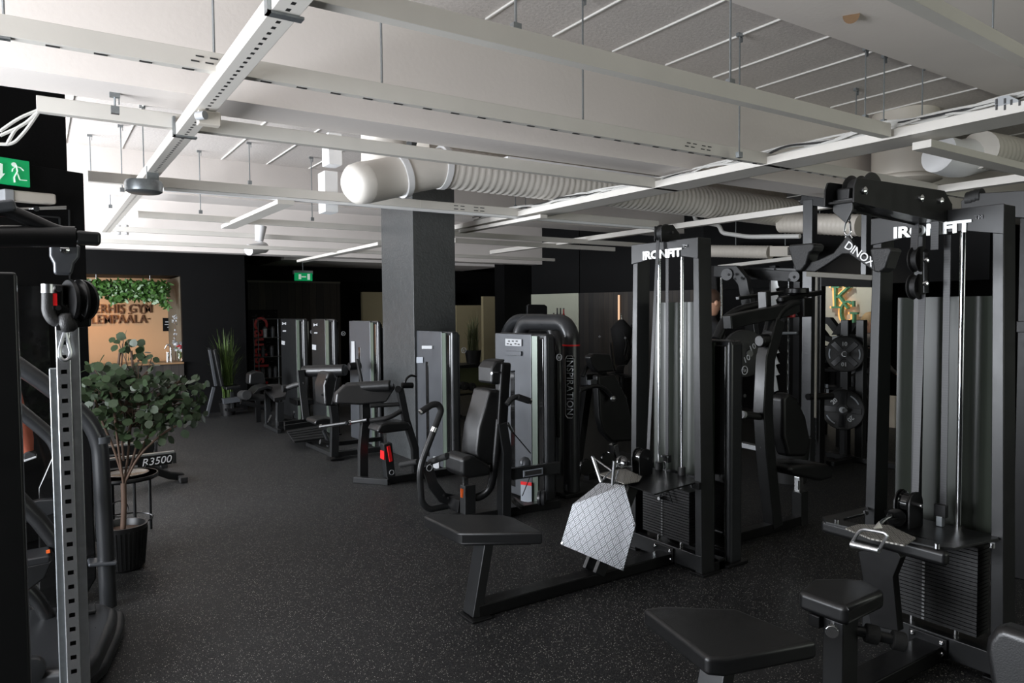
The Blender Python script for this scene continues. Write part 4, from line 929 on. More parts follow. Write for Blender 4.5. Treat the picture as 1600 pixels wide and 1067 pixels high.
# blurred seat at lower right corner
t = thing('machine_seat', 'blue grey padded seat end at the lower right corner of the picture', 'seat', (1.7, .75, 0))
Xc = 1.75; q = lambda px, py: pX(px, py, Xc)
pad(t, 'cushion', [q(1546, 1010), q(1549, 992), q(1562, 977), q(1575, 974), q(1640, 996), q(1700, 1030), q(1700, 1180), q(1560, 1150), q(1555, 1065)], (.06, 0, 0), 'vinyl', .02, 5)
part(t, 'post', MB().bar((Xc+.05, .35, .0), (Xc+.05, .40, .75), .06, .06, (1, 0, 0)), 'dark_steel', .005)
part(t, 'grip_bar', MB().tube([q(1590, 985)+Vector((.1, 0, 0)), q(1596, 978)+Vector((.1, 0, 0)), q(1660, 1000)+Vector((.1, 0, 0))], .018, 12, .03), 'rubber')
# ============================================================ row of selectorised machines along the column
def stack_tower(t, x, yl, yr, h=1.5, front='silver_panel', slot=True, badge=True, side=.13, depth=.34, plates=True):
    """weight tower: front panel faces -X from yl down to yr; slim rounded pillar at the yr end"""
    yf = yr+side+.05
    part(t, 'cover_body', MB().span((x+.02, yr+.03, .02), (x+depth, yl-.01, h-.03)), 'gloss_black', .01)
    fp_o = part(t, 'front_panel', MB().span((x, yf, .03), (x+.025, yl, h)), front, .008, 3)
    part(t, 'corner_band', MB().prism([(x+.006, yf-.002, h/2), (x+.012, yr+side*.55+.035, h/2), (x+.05, yr+side*.55+.035, h/2), (x+.05, yf-.002, h/2)], (0, 0, h-.03)), 'band_green_reflection')
    sp_o = part(t, 'side_pillar', MB().span((x+.03, yr, .0), (x+depth-.02, yr+side*.55, h)), 'pillar_grey', .03, 4)
    part(t, 'cap', MB().span((x+.032, yr+.004, h-.10), (x+depth-.04, yl-.004, h+.004)), 'pillar_grey', .02, 4)
    part(t, 'foot', MB().span((x-.02, yr-.03, 0), (x+depth+.0, yr+side*.6+.02, .02)), 'black_steel', .005)
    if badge:
        c = Vector((x+.17, yr-.003, h-.2)); ring = MB(); ring.tube([c+Vector((.028*math.cos(a*PI/8), 0, .028*math.sin(a*PI/8))) for a in range(17)], .003, 6, cap=False)
        sub(t, sp_o, 'badge_ring', ring, 'label_white'); sub(t, sp_o, 'badge_lettering', text_mb('bt', .035, .001, c+Vector((0, -.001, 0)), (1, 0, 0), (0, 0, 1)), 'label_white')
    if slot:
        ym = (yf+yl)/2-.02*0; sub(t, fp_o, 'pin_slot', MB().span((x-.004, ym-.035, .1), (x+.004, ym+.035, h-.34)), 'gloss_black', .004, 3)
def G(x, yl, yr): return None
MG = 'weight machines in the row beside the black column'
pp = lambda Y: (lambda px, py, dy=0: pY(px, py, Y+dy)+Vector((0, 0, 0)))

# --- chest press with leaning back pad
t = thing('chest_press_machine', 'chest press machine with black back pad and grey weight tower with rectangular logo plate', 'gym machine', (3.2, 5.1, 0), MG)
yl, yr = pX(774, 600, 3.61).y, pX(866, 600, 3.61).y-.0
yr = pX(849, 600, 3.61).y; stack_tower(t, 3.61, yl, yr, 1.505, depth=pY(869, 600, yr).x-3.61+.02)
q = lambda px, py: pX(px, py, 3.60)
part(t, 'logo_plate', MB().prism([q(790, 529), q(815, 530), q(815, 541), q(790, 540)], (.008, 0, 0)), 'label_white', .001)
lm = MB()
for i, (px, py) in enumerate(((796, 533), (802, 533), (808, 533), (794, 537), (799, 538), (806, 537), (811, 538))): lm.box(q(px, py)+Vector((-.006, 0, 0)), (.002, .03, .012))
part(t, 'logo_mark', lm, 'ink')
part(t, 'clip_plate', MB().prism([q(792, 548), q(815, 549), q(815, 556), q(792, 555)], (.02, 0, 0)), 'silver_panel', .003)
part(t, 'warning_label', MB().prism([q(814, 752), q(831, 754), q(831, 785), q(814, 783)], (.004, 0, 0)), 'grey_label'); part(t, 'warning_stripe', MB().prism([q(814, 752), q(831, 754), q(831, 759), q(814, 757)], (.007, 0, 0)), 'red')
Yc = 4.93; p = pp(Yc)
part(t, 'rear_post', MB().bars([p(787, 808), p(788, 704), p(781, 660)], .10, .085, (0, 1, 0)), 'dark_steel', .006)
part(t, 'upper_post', MB().bars([p(782, 665), p(788, 566)], .08, .10, (0, 1, 0)), 'black_steel', .02, 4)
part(t, 'back_pad', MB().prism([p(752, 607, .12), p(745, 634, .12), p(736, 665, .12), p(732, 700, .12), p(733, 717, .12), p(745, 724, .12), p(757, 722, .12), p(760, 690, .12), p(764, 655, .12), p(772, 607, .12)], (0, .26, 0)), 'vinyl', .022, 4)
part(t, 'head_pad', MB().prism([p(757, 598, .1), p(757, 574, .1), p(764, 563, .1), p(780, 560, .1), p(775, 570, .1), p(772, 600, .1)], (0, .22, 0)), 'vinyl', .02, 4)
part(t, 'head_bolt', MB().cyl(p(768, 583, -.08), p(803, 580, .1), .012, 10), 'chrome')
part(t, 'seat', MB().prism([p(708, 712, .1), p(708, 738, .1), p(718, 743, .1), p(753, 738, .1), p(752, 722, .1), p(735, 712, .1), p(722, 706, .1)], (0, .30, 0)), 'vinyl', .03, 4)
part(t, 'seat_stem', MB().bar(p(727, 742, .1), p(727, 760, .1), .04, .03, (0, 1, 0)), 'chrome')
part(t, 'seat_post', MB().bar(p(731, 757, .1), p(731, 815, .1), .10, .09, (0, 1, 0)), 'dark_steel', .006)
part(t, 'sticker', MB().prism([p(720, 763, .04), p(724, 764, .04), p(723, 778, .04), p(720, 777, .04)], (0, .006, 0)), 'orange')
part(t, 'bow_frame', MB().tube([p(724, 772, .1), p(745, 779, .1), p(766, 765, .05), p(772, 735), p(776, 690), p(779, 655)], .035, 12, .12), 'black_steel', smooth=60)
# press arms
pl = pp(5.32)
part(t, 'press_arm', MB().tube([pl(706, 789), pl(670, 796), pl(659, 785), pl(655, 732), pl(678, 672)], .028, 14, .10), 'dark_steel', smooth=60)
part(t, 'foam_grip', MB().tube([pl(678, 672), pl(690, 640), pl(684, 631), pl(675, 632), pl(658, 643)], .027, 14, .06), 'foam', smooth=60)
part(t, 'grip_collar', MB().cyl(pl(677, 675), pl(680, 668), .031, 16), 'chrome'); part(t, 'grip_end', MB().cyl(pl(660, 642), pl(656, 645), .024, 14), 'chrome')
part(t, 'lever_plate', MB().bars([pl(667, 727), pl(676, 757), pl(691, 777), pl(708, 781)], .03, .09, (0, 1, 0)), 'dark_steel', .005)
c = pl(671, 731, -.03); part(t, 'badge_ring', MB().tube([c+Vector((.026*math.cos(a*PI/8), 0, .026*math.sin(a*PI/8))) for a in range(17)], .003, 6, cap=False), 'label_white')
part(t, 'cross_grip', MB().cyl(pl(672, 722, .1), pl(699, 712, -.2), .026, 14), 'foam', .004)
part(t, 'cross_grip', MB().cyl(pl(626, 726, .35), pl(653, 721, .1), .024, 14), 'foam', .004)
part(t, 'pivot_block', MB().prism([pl(708, 778, -.1), pl(724, 776, -.1), pl(722, 802, -.1), pl(706, 797, -.1)], (0, .2, 0)), 'black_steel', .006)
for px, py in ((693, 774), (700, 778)): part(t, 'bolt', MB().cyl(pl(px, py, -.03), pl(px, py, -.05), .010, 10), 'black_steel')
pr_ = pp(4.62)
part(t, 'press_arm', MB().tube([pr_(792, 632), pr_(800, 621), pr_(812, 620)], .022, 12, .04), 'dark_steel', smooth=60)
part(t, 'foam_grip', MB().cyl(pr_(808, 620), pr_(826, 626), .026, 14), 'foam', .004); part(t, 'grip_end', MB().cyl(pr_(826, 626), pr_(829, 627), .025, 14), 'chrome')
a, b = p(798, 737), p(880, 720)
part(t, 'link_beam', MB().bar(Vector((a.x, Yc, .36)), Vector((3.72, 4.90, .36)), .05, .10, (0, 0, 1)), 'dark_steel', .006)
c = Vector((3.42, Yc-.035-.03, .36)); part(t, 'name_plate', MB().box(c, (.20, .006, .055)), 'grey_label', .002); part(t, 'name_lettering', MB().box(c+Vector((0, -.004, 0)), (.17, .002, .038)), 'ink')
part(t, 'base_rail', MB().bar((2.72, Yc+.1, .035), (3.75, Yc+.02, .035), .09, .07, (0, 0, 1)), 'black_steel', .006)
part(t, 'pulley', MB().lathe(p(809, 786), [(.055, -.02), (.06, -.014), (.05, 0), (.06, .014), (.055, .02)], (.5, -.3, .7), 24), 'rubber', smooth=40)
part(t, 'pulley', MB().lathe(p(846, 778), [(.06, -.03), (.062, -.01), (.05, 0), (.062, .01), (.06, .03)], (.7, -.7, 0), 24), 'pillar_grey', smooth=40)
part(t, 'guide_dome', MB().lathe(Vector((3.42, 4.98, .41)), [(.05, 0), (.048, .03), (.03, .055), (.0, .065)], seg=20), 'silver_panel', smooth=60)
part(t, 'cable', MB().tube([p(794, 660), p(801, 675), p(829, 708)], .005, 6), 'rubber'); part(t, 'cable', MB().tube([p(828, 745), p(816, 775)], .004, 6), 'rubber')
part(t, 'cable_end', MB().cyl(p(794, 662), p(801, 675), .012, 10), 'brushed')
# --- functional trainer with rounded arch, INSPIRATION plate
t = thing('functional_trainer', 'dark machine with rounded arch top, red ring and vertical INSPIRATION plate', 'gym machine', (4.1, 5.1, 0), MG)
xa = 4.10
yA = pX(893, 700, xa).y; yB = yA+.84
arch = [(xa, yA, 0), (xa, yA, 1.43)]+[(xa, yA+.17-.17*math.cos(a), 1.43+.17*math.sin(a)) for a in [i*PI/16 for i in range(1, 9)]]+[(xa, yB-.17+.17*math.sin(a), 1.43+.17*math.cos(a)) for a in [i*PI/16 for i in range(0, 9)]]+[(xa, yB, 0)]
part(t, 'arch_tube', MB().tube(arch, .078, 22), 'pillar_grey', smooth=60)
part(t, 'red_ring', MB().cyl((xa, yA, 1.385), (xa, yA, 1.40), .083, 24), 'red')
c = Vector((xa-.062, yA-.058, 1.02)); rt = Vector((.72, -.69, 0)).normalized()
part(t, 'name_plate', MB().bar(c-Vector((0, 0, .27)), c+Vector((0, 0, .27)), .01, .085, rt), 'gloss_black', .004)
part(t, 'plate_rim', MB().tube([c+rt*.04*a+Vector((0, 0, b))+Vector((-.007, -.007, 0)) for a, b in ((-1, -.26), (-1, .25), (-.5, .28), (.5, .28), (1, .25), (1, -.26), (.5, -.29), (-.5, -.29), (-1, -.26))], .004, 6), 'brushed')
part(t, 'name_lettering', text_mb('INSPIRATION', .085, .003, c+Vector((-.008, -.008, 0)), (0, 0, -1), rt, spacing=1.05), 'brushed', label='letters INSPIRATION running downward')
part(t, 'inner_arch', MB().tube([(xa+.02, yA+.25, .5), (xa+.02, yA+.25, 1.36), (xa+.02, yA+.35, 1.46), (xa+.02, yB-.35, 1.46), (xa+.02, yB-.25, 1.36), (xa+.02, yB-.25, .5)], .03, 10, .08), 'dark_steel', smooth=60)
part(t, 'base', MB().span((xa-.15, yA-.1, 0), (xa+.3, yB+.1, .04)), 'black_steel', .01)
t = thing('multi_gym', 'second dark arch-topped machine partly hidden behind the INSPIRATION machine', 'gym machine', (4.6, 5.9, 0), MG)
arch = [(4.5, 5.95, 0), (4.5, 5.95, 1.42), (4.5, 6.1, 1.61), (4.5, 6.75, 1.61), (4.5, 6.95, 1.42), (4.5, 6.95, 0)]
part(t, 'arch_tube', MB().tube(arch, .07, 18, .25), 'pillar_grey', smooth=60)
part(t, 'back_panel', MB().span((4.55, 6.05, .1), (4.6, 6.85, 1.5)), 'gloss_black', .01)
# --- biceps curl machine
t = thing('biceps_curl_machine', 'preacher curl machine with black roll pad, red lever and silver slotted tower', 'gym machine', (3.1, 6.8, 0), MG)
yl, yf_ = pX(647, 620, 3.6).y, 6.62
yr = pX(703, 600, 3.6).y; stack_tower(t, 3.6, yl, yr, 1.5, depth=pY(719, 600, yr).x-3.6+.02)
q = lambda px, py: pX(px, py, 3.59)
part(t, 'clip_plate', MB().prism([q(660, 540), q(676, 540), q(676, 545), q(660, 545)], (.02, 0, 0)), 'label_white', .003)
part(t, 'faint_label', MB().prism([q(651, 558), q(661, 558), q(661, 567), q(651, 567)], (.004, 0, 0)), 'grey_label')
part(t, 'warning_label', MB().prism([q(677, 713), q(686, 714), q(686, 736), q(677, 734)], (.004, 0, 0)), 'label_white')
Yc = 6.62; p = pp(Yc)
part(t, 'pad_post', MB().bars([p(567, 750, .25), p(567, 700, .25), p(571, 655, .25), p(570, 618, .25)], .07, .09, (0, 1, 0)), 'dark_steel', .005)
part(t, 'arm_pad', MB().prism([p(522, 630, .3), p(524, 614, .3), p(538, 601, .3), p(614, 598, .1), p(615, 606, .1), p(601, 628, .1), p(560, 632, .2)], (0, .10, 0)), 'vinyl', .02, 4)
part(t, 'pad_roll', MB().cyl(p(541, 606, .35), p(612, 602, .0), .055, 20), 'vinyl', .02, 4)
part(t, 'seat', MB().prism([p(581, 672), p(587, 661), p(596, 658), p(630, 657), p(635, 664), p(630, 670), p(590, 675)], (0, .26, 0)), 'vinyl', .02, 4)
part(t, 'seat_stem', MB().bar(p(600, 672), p(602, 695), .035, .03, (0, 1, 0)), 'chrome')
part(t, 'seat_post', MB().bars([p(603, 692), p(610, 758)], .10, .09, (0, 1, 0)), 'dark_steel', .006)
part(t, 'release_lever', MB().bars([p(607, 697, -.06), p(611, 721, -.06)], .015, .035, (0, 1, 0)), 'red', .004)
part(t, 'sticker', MB().prism([p(597, 704, .0), p(599, 704, 0), p(599, 718, 0), p(597, 717, 0)], (0, .09, 0)), 'red')
c = p(612, 738, -.06); part(t, 'badge_ring', MB().tube([c+Vector((.024*math.cos(a*PI/8), 0, .024*math.sin(a*PI/8))) for a in range(17)], .003, 6, cap=False), 'label_white')
part(t, 'base_bar', MB().bar((2.62, 6.85, .03), (2.86, 6.55, .03), .06, .06), 'dark_steel', .005); part(t, 'base_rail', MB().bar((2.85, 6.6, .04), (3.62, 6.6, .04), .08, .07), 'black_steel', .005)
part(t, 'lever_arm', MB().bars([p(624, 606), p(634, 655), p(648, 700), p(650, 752)], .06, .07, (0, 1, 0)), 'dark_steel', .006)
part(t, 'lever_hub', MB().cyl(p(622, 608, -.05), p(622, 608, .05), .035, 16).tube([p(628, 602), p(645, 602)], .03, 12), 'black_steel', .004)
part(t, 'hoop', MB().tube([p(632, 603), p(634, 592), p(642, 586), p(650, 588)], .012, 8, .05), 'black_steel')
part(t, 'handle_bar', MB().tube([p(578, 634, .1), p(632, 631, .0)], .022, 12), 'rubber'); part(t, 'handle_bar', MB().tube([p(578, 657, .1), p(608, 653), p(625, 643), p(630, 637)], .024, 12, .08), 'rubber')
part(t, 'cross_handle', MB().cyl(p(548, 660, .3), p(574, 656, .1), .018, 10), 'dark_steel'); part(t, 'handle_end', MB().cyl(p(545, 661, .3), p(549, 660, .3), .024, 12), 'chrome')
part(t, 'cross_handle', MB().cyl(p(500, 667, .6), p(541, 661, .35), .018, 10), 'dark_steel'); part(t, 'handle_end', MB().cyl(p(499, 667, .6), p(503, 666, .6), .022, 12), 'chrome')
# --- leg extension / seated machine (tower 547-600)
t = thing('leg_extension_machine', 'seated machine with upright black backrest before the tower just left of the column', 'gym machine', (3, 8.2, 0), MG)
xt = 3.5; yl, yr = pX(547, 600, xt).y, pX(588, 600, xt).y; stack_tower(t, xt, yl, yr, 1.6, slot=True, badge=False, depth=pY(600, 600, yr).x-xt)
q = lambda px, py: pX(px, py, xt-.01)
part(t, 'label_strip', MB().prism([q(549, 533), q(554, 533), q(555, 570), q(549, 570)], (.004, 0, 0)), 'label_white')
Yc = 8.15; p = pp(Yc)
part(t, 'back_pad', MB().prism([p(500, 632), p(498, 600), p(505, 581), p(515, 580), p(522, 600), p(518, 632)], (0, .34, 0)), 'vinyl', .03, 4)
part(t, 'pad_bracket', MB().bars([p(528, 590, -.15), p(520, 632, -.15)], .05, .05, (0, 1, 0)), 'dark_steel', .004)
part(t, 'post', MB().bars([p(520, 632, -.1), p(523, 655, -.1), p(522, 713, -.1)], .07, .09, (0, 1, 0)), 'dark_steel', .005)
part(t, 'foot', MB().box(p(524, 716, -.1), (.16, .16, .015)), 'black_steel')
part(t, 'seat', MB().prism([p(484, 660, .2), p(486, 654, .2), p(500, 651, .2), p(518, 652, .2), p(518, 662, .2), p(490, 662, .2)], (0, .35, 0)), 'vinyl', .02, 4)
part(t, 'base_bar', MB().bar((2.86, 9.1, .03), (2.88, 8.1, .03), .06, .05), 'dark_steel', .004); part(t, 'base_rail', MB().bar((2.85, 8.12, .05), (3.6, 8.12, .05), .07, .06), 'dark_steel', .004)
part(t, 'base_rail', MB().bar((2.85, 8.3, .14), (3.6, 8.3, .14), .05, .05), 'black_steel', .004)
part(t, 'swing_arm', MB().tube([p(558, 562, .4), p(566, 600, .2), p(566, 640, 0)], .022, 10, .1), 'dark_steel'); part(t, 'arm_pivot', MB().cyl(p(545, 573, .4), p(563, 571, .4), .05, 14), 'black_steel', .006)
part(t, 'adjuster', MB().tube([p(505, 672), p(511, 685), p(513, 697)], .02, 8), 'pillar_grey'); part(t, 'adjuster_knob', MB().cyl(p(500, 690), p(514, 692), .03, 12), 'rubber')
for px, py in ((504, 617), (510, 593)): part(t, 'bolt', MB().cyl(p(px, py, -.19), p(px, py, -.17), .014, 10), 'chrome')
# --- leg press-like: tower 488-530, roll pad 500-545, chequered rubber plate
t = thing('standing_calf_machine', 'machine with long horizontal roll pad and dark ribbed platform on the floor', 'gym machine', (3, 9.3, 0), MG)
xt = 3.4; yr = pX(519, 580, xt).y; stack_tower(t, xt, pX(488, 580, xt).y, yr, 1.62, 'dark_steel', slot=False, side=.22, depth=pY(531, 580, yr).x-xt)
q = lambda px, py: pX(px, py, xt-.012)
part(t, 'logo_mark', MB().prism([q(490, 505), q(493, 507), q(496, 505), q(496, 509), q(493, 508), q(490, 510)], (.004, 0, 0)).prism([q(491, 519), q(496, 519), q(496, 521), q(491, 521)], (.004, 0, 0)), 'label_white')
part(t, 'warning_label', MB().prism([q(488, 538), q(494, 539), q(494, 547), q(488, 546)], (.004, 0, 0)), 'label_white')
Yc = 9.2; p = pp(Yc)
part(t, 'pad_roll', MB().cyl(p(474, 580, .2), p(540, 578, -.3), .075, 20), 'vinyl', .02, 4)
part(t, 'roll_bracket', MB().bars([p(470, 578, .1), p(473, 610, .1), p(478, 655, .0)], .04, .09, (0, 1, 0)), 'dark_steel', .006)
part(t, 'arm_tube', MB().tube([p(446, 607, .3), p(460, 602, .2), p(476, 598, .1)], .035, 12), 'rubber'); part(t, 'arm_end', MB().lathe(p(447, 607, .3), [(.05, 0), (.05, .05)], (-1, 0, 0), 14), 'dark_steel')
part(t, 'base_rail', MB().bar(p(444, 668), p(520, 657), .05, .06), 'black_steel', .004); part(t, 'base_rail', MB().bar(p(444, 662, .3), p(500, 655, .3), .05, .06), 'black_steel', .004)
pl_ = [pz(450, 670, .08), pz(505, 664, .08), pz(503, 690, .08), pz(458, 691, .08)]
part(t, 'platform', MB().prism([pz(448, 674, .1), pz(500, 666, .1), pz(506, 686, .1), pz(460, 691, .1)], (0, 0, .02)), 'rubber', .003)
rb = MB()
for i in range(9):
    for j in range(5):
        a = pz(448, 674, .115).lerp(pz(500, 666, .115), (i+.5)/9); b = pz(460, 691, .115).lerp(pz(506, 686, .115), (i+.5)/9); rb.box(a.lerp(b, (j+.5)/5), (.05, .05, .006))
stuff(part(t, 'tread_pattern', rb, 'dark_steel'))
# --- leg curl bench: tower 440-485
t = thing('leg_curl_machine', 'lying leg curl machine with angled black bench pads, leftmost of the weight machines', 'gym machine', (3, 10.8, 0), MG)
xt = 3.4; yr = pX(472, 580, xt).y; stack_tower(t, xt, pX(440, 580, xt).y, yr, 1.62, 'dark_steel', slot=False, side=.22, depth=pY(485, 580, yr).x-xt)
q = lambda px, py: pX(px, py, xt-.012)
part(t, 'logo_mark', MB().prism([q(441, 503), q(444, 505), q(447, 503), q(447, 508), q(444, 506), q(441, 508)], (.004, 0, 0)).prism([q(442, 516), q(447, 516), q(447, 518), q(442, 518)], (.004, 0, 0)), 'label_white')
part(t, 'warning_label', MB().prism([q(440, 532), q(445, 533), q(445, 539), q(440, 538)], (.004, 0, 0)), 'label_white')
Yc = 10.5; p = pp(Yc)
part(t, 'bench_pad', MB().prism([p(412, 603, .35), p(437, 602, .35), p(448, 612, -.2), p(446, 622, -.2), p(428, 625, -.2), p(413, 610, .3)], (0, .0, .05)), 'vinyl', .02, 3)
part(t, 'bench_pad', MB().bars([p(389, 618, .3), p(400, 607, .3), p(413, 603, .3), p(420, 605, .3)], .40, .05, (0, 1, 0)), 'vinyl', .012, 3)
part(t, 'roller_pad', MB().cyl(p(378, 617, .6), p(386, 617, 0), .07, 16).cyl(p(384, 620, .1), p(412, 621, .1), .05, 14), 'foam', .01)
part(t, 'front_leg', MB().bars([p(437, 628), p(437, 677)], .09, .10, (0, 1, 0)), 'dark_steel', .005)
part(t, 'rear_leg', MB().bars([p(417, 612, .5), p(419, 662, .5)], .07, .08, (0, 1, 0)), 'dark_steel', .005)
part(t, 'base_bar', MB().bar((2.83, 11.05, .03), (2.83, 10.3, .03), .06, .05), 'dark_steel', .004); part(t, 'base_rail', MB().bar((2.85, 10.45, .12), (3.36, 10.45, .12), .07, .06), 'black_steel', .004)
part(t, 'hand_grip', MB().tube([p(444, 655), p(456, 656), p(459, 645)], .015, 8, .03), 'black_steel'); part(t, 'grip_end', MB().cyl(p(459, 645), p(459, 642), .018, 10), 'chrome')
part(t, 'adjuster', MB().tube([p(424, 648, .3), p(419, 660, .3)], .018, 8), 'chrome')
part(t, 'side_box', MB().span((3.15, 10.5, .35), (3.4, 10.9, .43)), 'black_steel', .01)
t = thing('leg_machine_arm', 'black padded box-shaped cushion standing behind the leg curl bench', 'gym machine', pY(404, 640, 11.6))
p = pp(11.6); part(t, 'cushion', MB().prism([p(386, 600), p(387, 583), p(397, 579), p(410, 581), p(413, 600)], (0, .25, 0)), 'vinyl', .03, 3); part(t, 'post', MB().bars([p(402, 600), Vector((p(402, 600).x, 11.6, 0))], .07, .07, (0, 1, 0)), 'black_steel')
part(t, 'lever', MB().tube([p(376, 628), p(400, 633), p(425, 640)], .04, 10, .05), 'black_steel')
# column-side dark tower between (behind) machines
t = thing('weight_tower', 'plain dark weight tower tucked between the left machines and the column', 'gym machine', (4.3, 9.6, 0))
part(t, 'cover', MB().span((4.2, 9.2, 0), (4.5, 9.9, 1.5)), 'gloss_black', .02); part(t, 'guide_rod', MB().cyl((4.18, 9.6, .1), (4.18, 9.6, 1.5), .012, 8), 'chrome')
# --- adjustable bench far left
Yb = 12.6; p = pp(Yb)
t = thing('adjustable_bench', 'adjustable dumbbell bench with its backrest raised, beside the ornamental grass', 'bench', p(345, 645))
part(t, 'backrest', MB().bars([p(333, 545), p(345, 603)], .30, .05, (0, 1, 0)), 'vinyl', .015, 3)
part(t, 'backrest_frame', MB().bars([p(327, 545), p(337, 603)], .06, .04, (0, 1, 0)), 'silver_panel', .004)
part(t, 'seat', MB().bars([p(350, 606), p(373, 603)], .32, .05, (0, 1, 0)), 'vinyl', .012, 3)
part(t, 'rear_leg', MB().bars([p(334, 605), p(323, 650)], .05, .05, (0, 1, 0)), 'silver_panel', .004)
part(t, 'carriage', MB().bars([p(348, 627), p(374, 623)], .12, .09, (0, 1, 0)), 'silver_panel', .006); part(t, 'support', MB().bars([p(362, 612), p(363, 642)], .06, .05, (0, 1, 0)), 'dark_steel', .004)
part(t, 'front_foot', MB().bars([p(352, 640), p(378, 638)], .30, .04, (0, 1, 0)), 'black_steel', .004)
part(t, 'top_bolt', MB().cyl(p(326, 545, -.1), p(326, 545, .1), .018, 10), 'chrome')
# --- ornamental grasses
def grass(name, base, h, n, spread, m, label, seed, wdt=.012, group=None):
    rnd = random.Random(seed); t = thing(name, label, 'plant', base, group)
    part(t, 'pot', MB().lathe(base, [(.11, 0), (.14, .22), (.13, .22)], seg=20), 'pot'); b = MB()
    for i in range(n):
        a = rnd.uniform(0, 2*PI); s = rnd.random()**.8*spread; hh = h*rnd.uniform(.45, 1); p0 = base+Vector((rnd.uniform(-.07, .07), rnd.uniform(-.07, .07), .2))
        d = Vector((math.cos(a), math.sin(a), 0)); sd = Vector((-d.y, d.x, 0)); prev = None
        for k in range(6):
            f = k/5; c = p0+d*s*f**2+Vector((0, 0, hh*(f-.28*(s/spread)*f**3))); w_ = wdt*(1-f**2)*.5+.0006
            cur = (b.b.verts.new(c-sd*w_), b.b.verts.new(c+sd*w_))
            if prev: b.b.faces.new((prev[0], prev[1], cur[1], cur[0]))
            prev = cur
    stuff(part(t, 'blades', b, m, smooth=80)); return t
b_ = pY(352, 636, 12.95); b_.z = 0
grass('ornamental_grass', Vector((b_.x, 12.75, 0)), 1.42, 170, .36, 'grass_leaf', 'tall green ornamental grass in a pot against the black wall beside the bench', 21)
c = pY(742, 590, 10.3); c.z = .85
t = thing('storage_shelf', 'low black rack with small dumbbells and hanging cables seen between the two silver towers', 'rack', (c.x, 10.3, 0))
part(t, 'top_board', MB().span((c.x-.6, 10.1, .8), (c.x+1.0, 10.6, .85)), 'black_steel', .004)
for dx in (-.55, .95): part(t, 'leg', MB().span((c.x+dx-.03, 10.2, 0), (c.x+dx+.03, 10.5, .8)), 'black_steel')
part(t, 'shelf_board', MB().span((c.x-.55, 10.15, .35), (c.x+.95, 10.55, .38)), 'black_steel')
part(t, 'tray', MB().span((c.x-.3, 10.5, .45), (c.x+.6, 10.56, .78)), 'green_tray')
grass('ornamental_grass', Vector((c.x, 10.35, .85)), .72, 170, .16, 'dry_leaf', 'dense upright grass plant on the low black rack', 22, .010)
for i, (px, py) in enumerate(((721, 602), (735, 604), (724, 655))):
    q_ = pY(px, py, 10.0); t = thing('dumbbell', ('small black dumbbell on the low rack, nearest the silver slotted tower', 'small black dumbbell on the low rack, next to the grass plant', 'small black dumbbell lying low in the rack')[i], 'dumbbell', q_)
    part(t, 'head', MB().cyl(q_+Vector((0, -.09, 0)), q_+Vector((0, -.02, 0)), .065, 16), 'rubber', .008); part(t, 'head', MB().cyl(q_+Vector((0, .12, 0)), q_+Vector((0, .19, 0)), .065, 16), 'rubber', .008); part(t, 'bar', MB().cyl(q_+Vector((0, -.1, 0)), q_+Vector((0, .15, 0)), .018, 10), 'chrome')
# --- tall banner behind with red lettering and shelving with bottles
YF = 14.4; p = pp(YF)
a, b = p(387, 484), p(434, 484)
t = thing('drinks_fridge', 'tall dark drinks cabinet with big red vertical lettering', 'cabinet', ((a.x+b.x)/2, YF, 0))
part(t, 'body', MB().span((a.x, YF, 0), (b.x, YF+.5, a.z)), 'wall_black', .01)
pt = MB(); rnd = random.Random(9)
for i in range(60):
    x = rnd.uniform(a.x+.04, b.x-.04); z = rnd.uniform(.3, a.z-.05); pt.box((x, YF-.004, z), (rnd.uniform(.01, .09), .003, .01))
stuff(part(t, 'printed_pattern', pt, 'ink'))
x = p(407, 540).x; part(t, 'red_lettering', text_mb('Cautishai', .36, .004, (x, YF-.012, (p(407, 490).z+p(407, 606).z)/2), (0, 0, -1), (1, 0, 0), off=.006), 'red', label='large red letters running downward')
YS2 = 13.9; p = pp(YS2)
t = thing('bottle_rack', 'open metal shelf rack in front of the drinks cabinet', 'shelf', (p(415, 600).x, YS2, 0))
for px in (396, 403, 434): part(t, 'upright', MB().cyl(Vector((p(px, 500).x, YS2, 0)), Vector((p(px, 500).x, YS2, p(px, 498).z)), .010, 8), 'galv')
zs_ = [p(415, yy).z for yy in (498, 527, 557, 590)]
for z in zs_: part(t, 'shelf', MB().span((p(396, 500).x, YS2-.12, z-.012), (p(440, 500).x, YS2+.12, z)), 'dark_steel')
lab = ['shaker bottle, %s on the %s shelf of the open rack' % (s, l) for l in ('upper', 'middle', 'lower') for s in ('left one', 'right one', 'last one')]
for k, (px, zi, m_) in enumerate(((414, 1, 'label_white'), (426, 1, 'silver_panel'), (410, 2, 'silver_panel'), (424, 2, 'silver_panel'), (409, 3, 'silver_panel'), (420, 3, 'silver_panel'), (429, 3, 'silver_panel'))):
    c = Vector((p(px, 520).x, YS2, zs_[zi]+.001)); nm = ['left', 'right', 'left', 'right', 'left', 'middle', 'right'][k]; lv = ['upper', 'upper', 'middle', 'middle', 'lower', 'lower', 'lower'][k]
    t2 = thing('shaker_bottle', 'slim shaker bottle, %s one on the %s shelf of the open rack' % (nm, lv), 'bottle', c, 'bottles on the open rack')
    part(t2, 'body', MB().lathe(c, [(.035, 0), (.038, .1), (.04, .16)], seg=14), m_); part(t2, 'lid', MB().lathe(c+Vector((0, 0, .16)), [(.04, 0), (.035, .03), (.015, .05)], seg=14), 'ink')
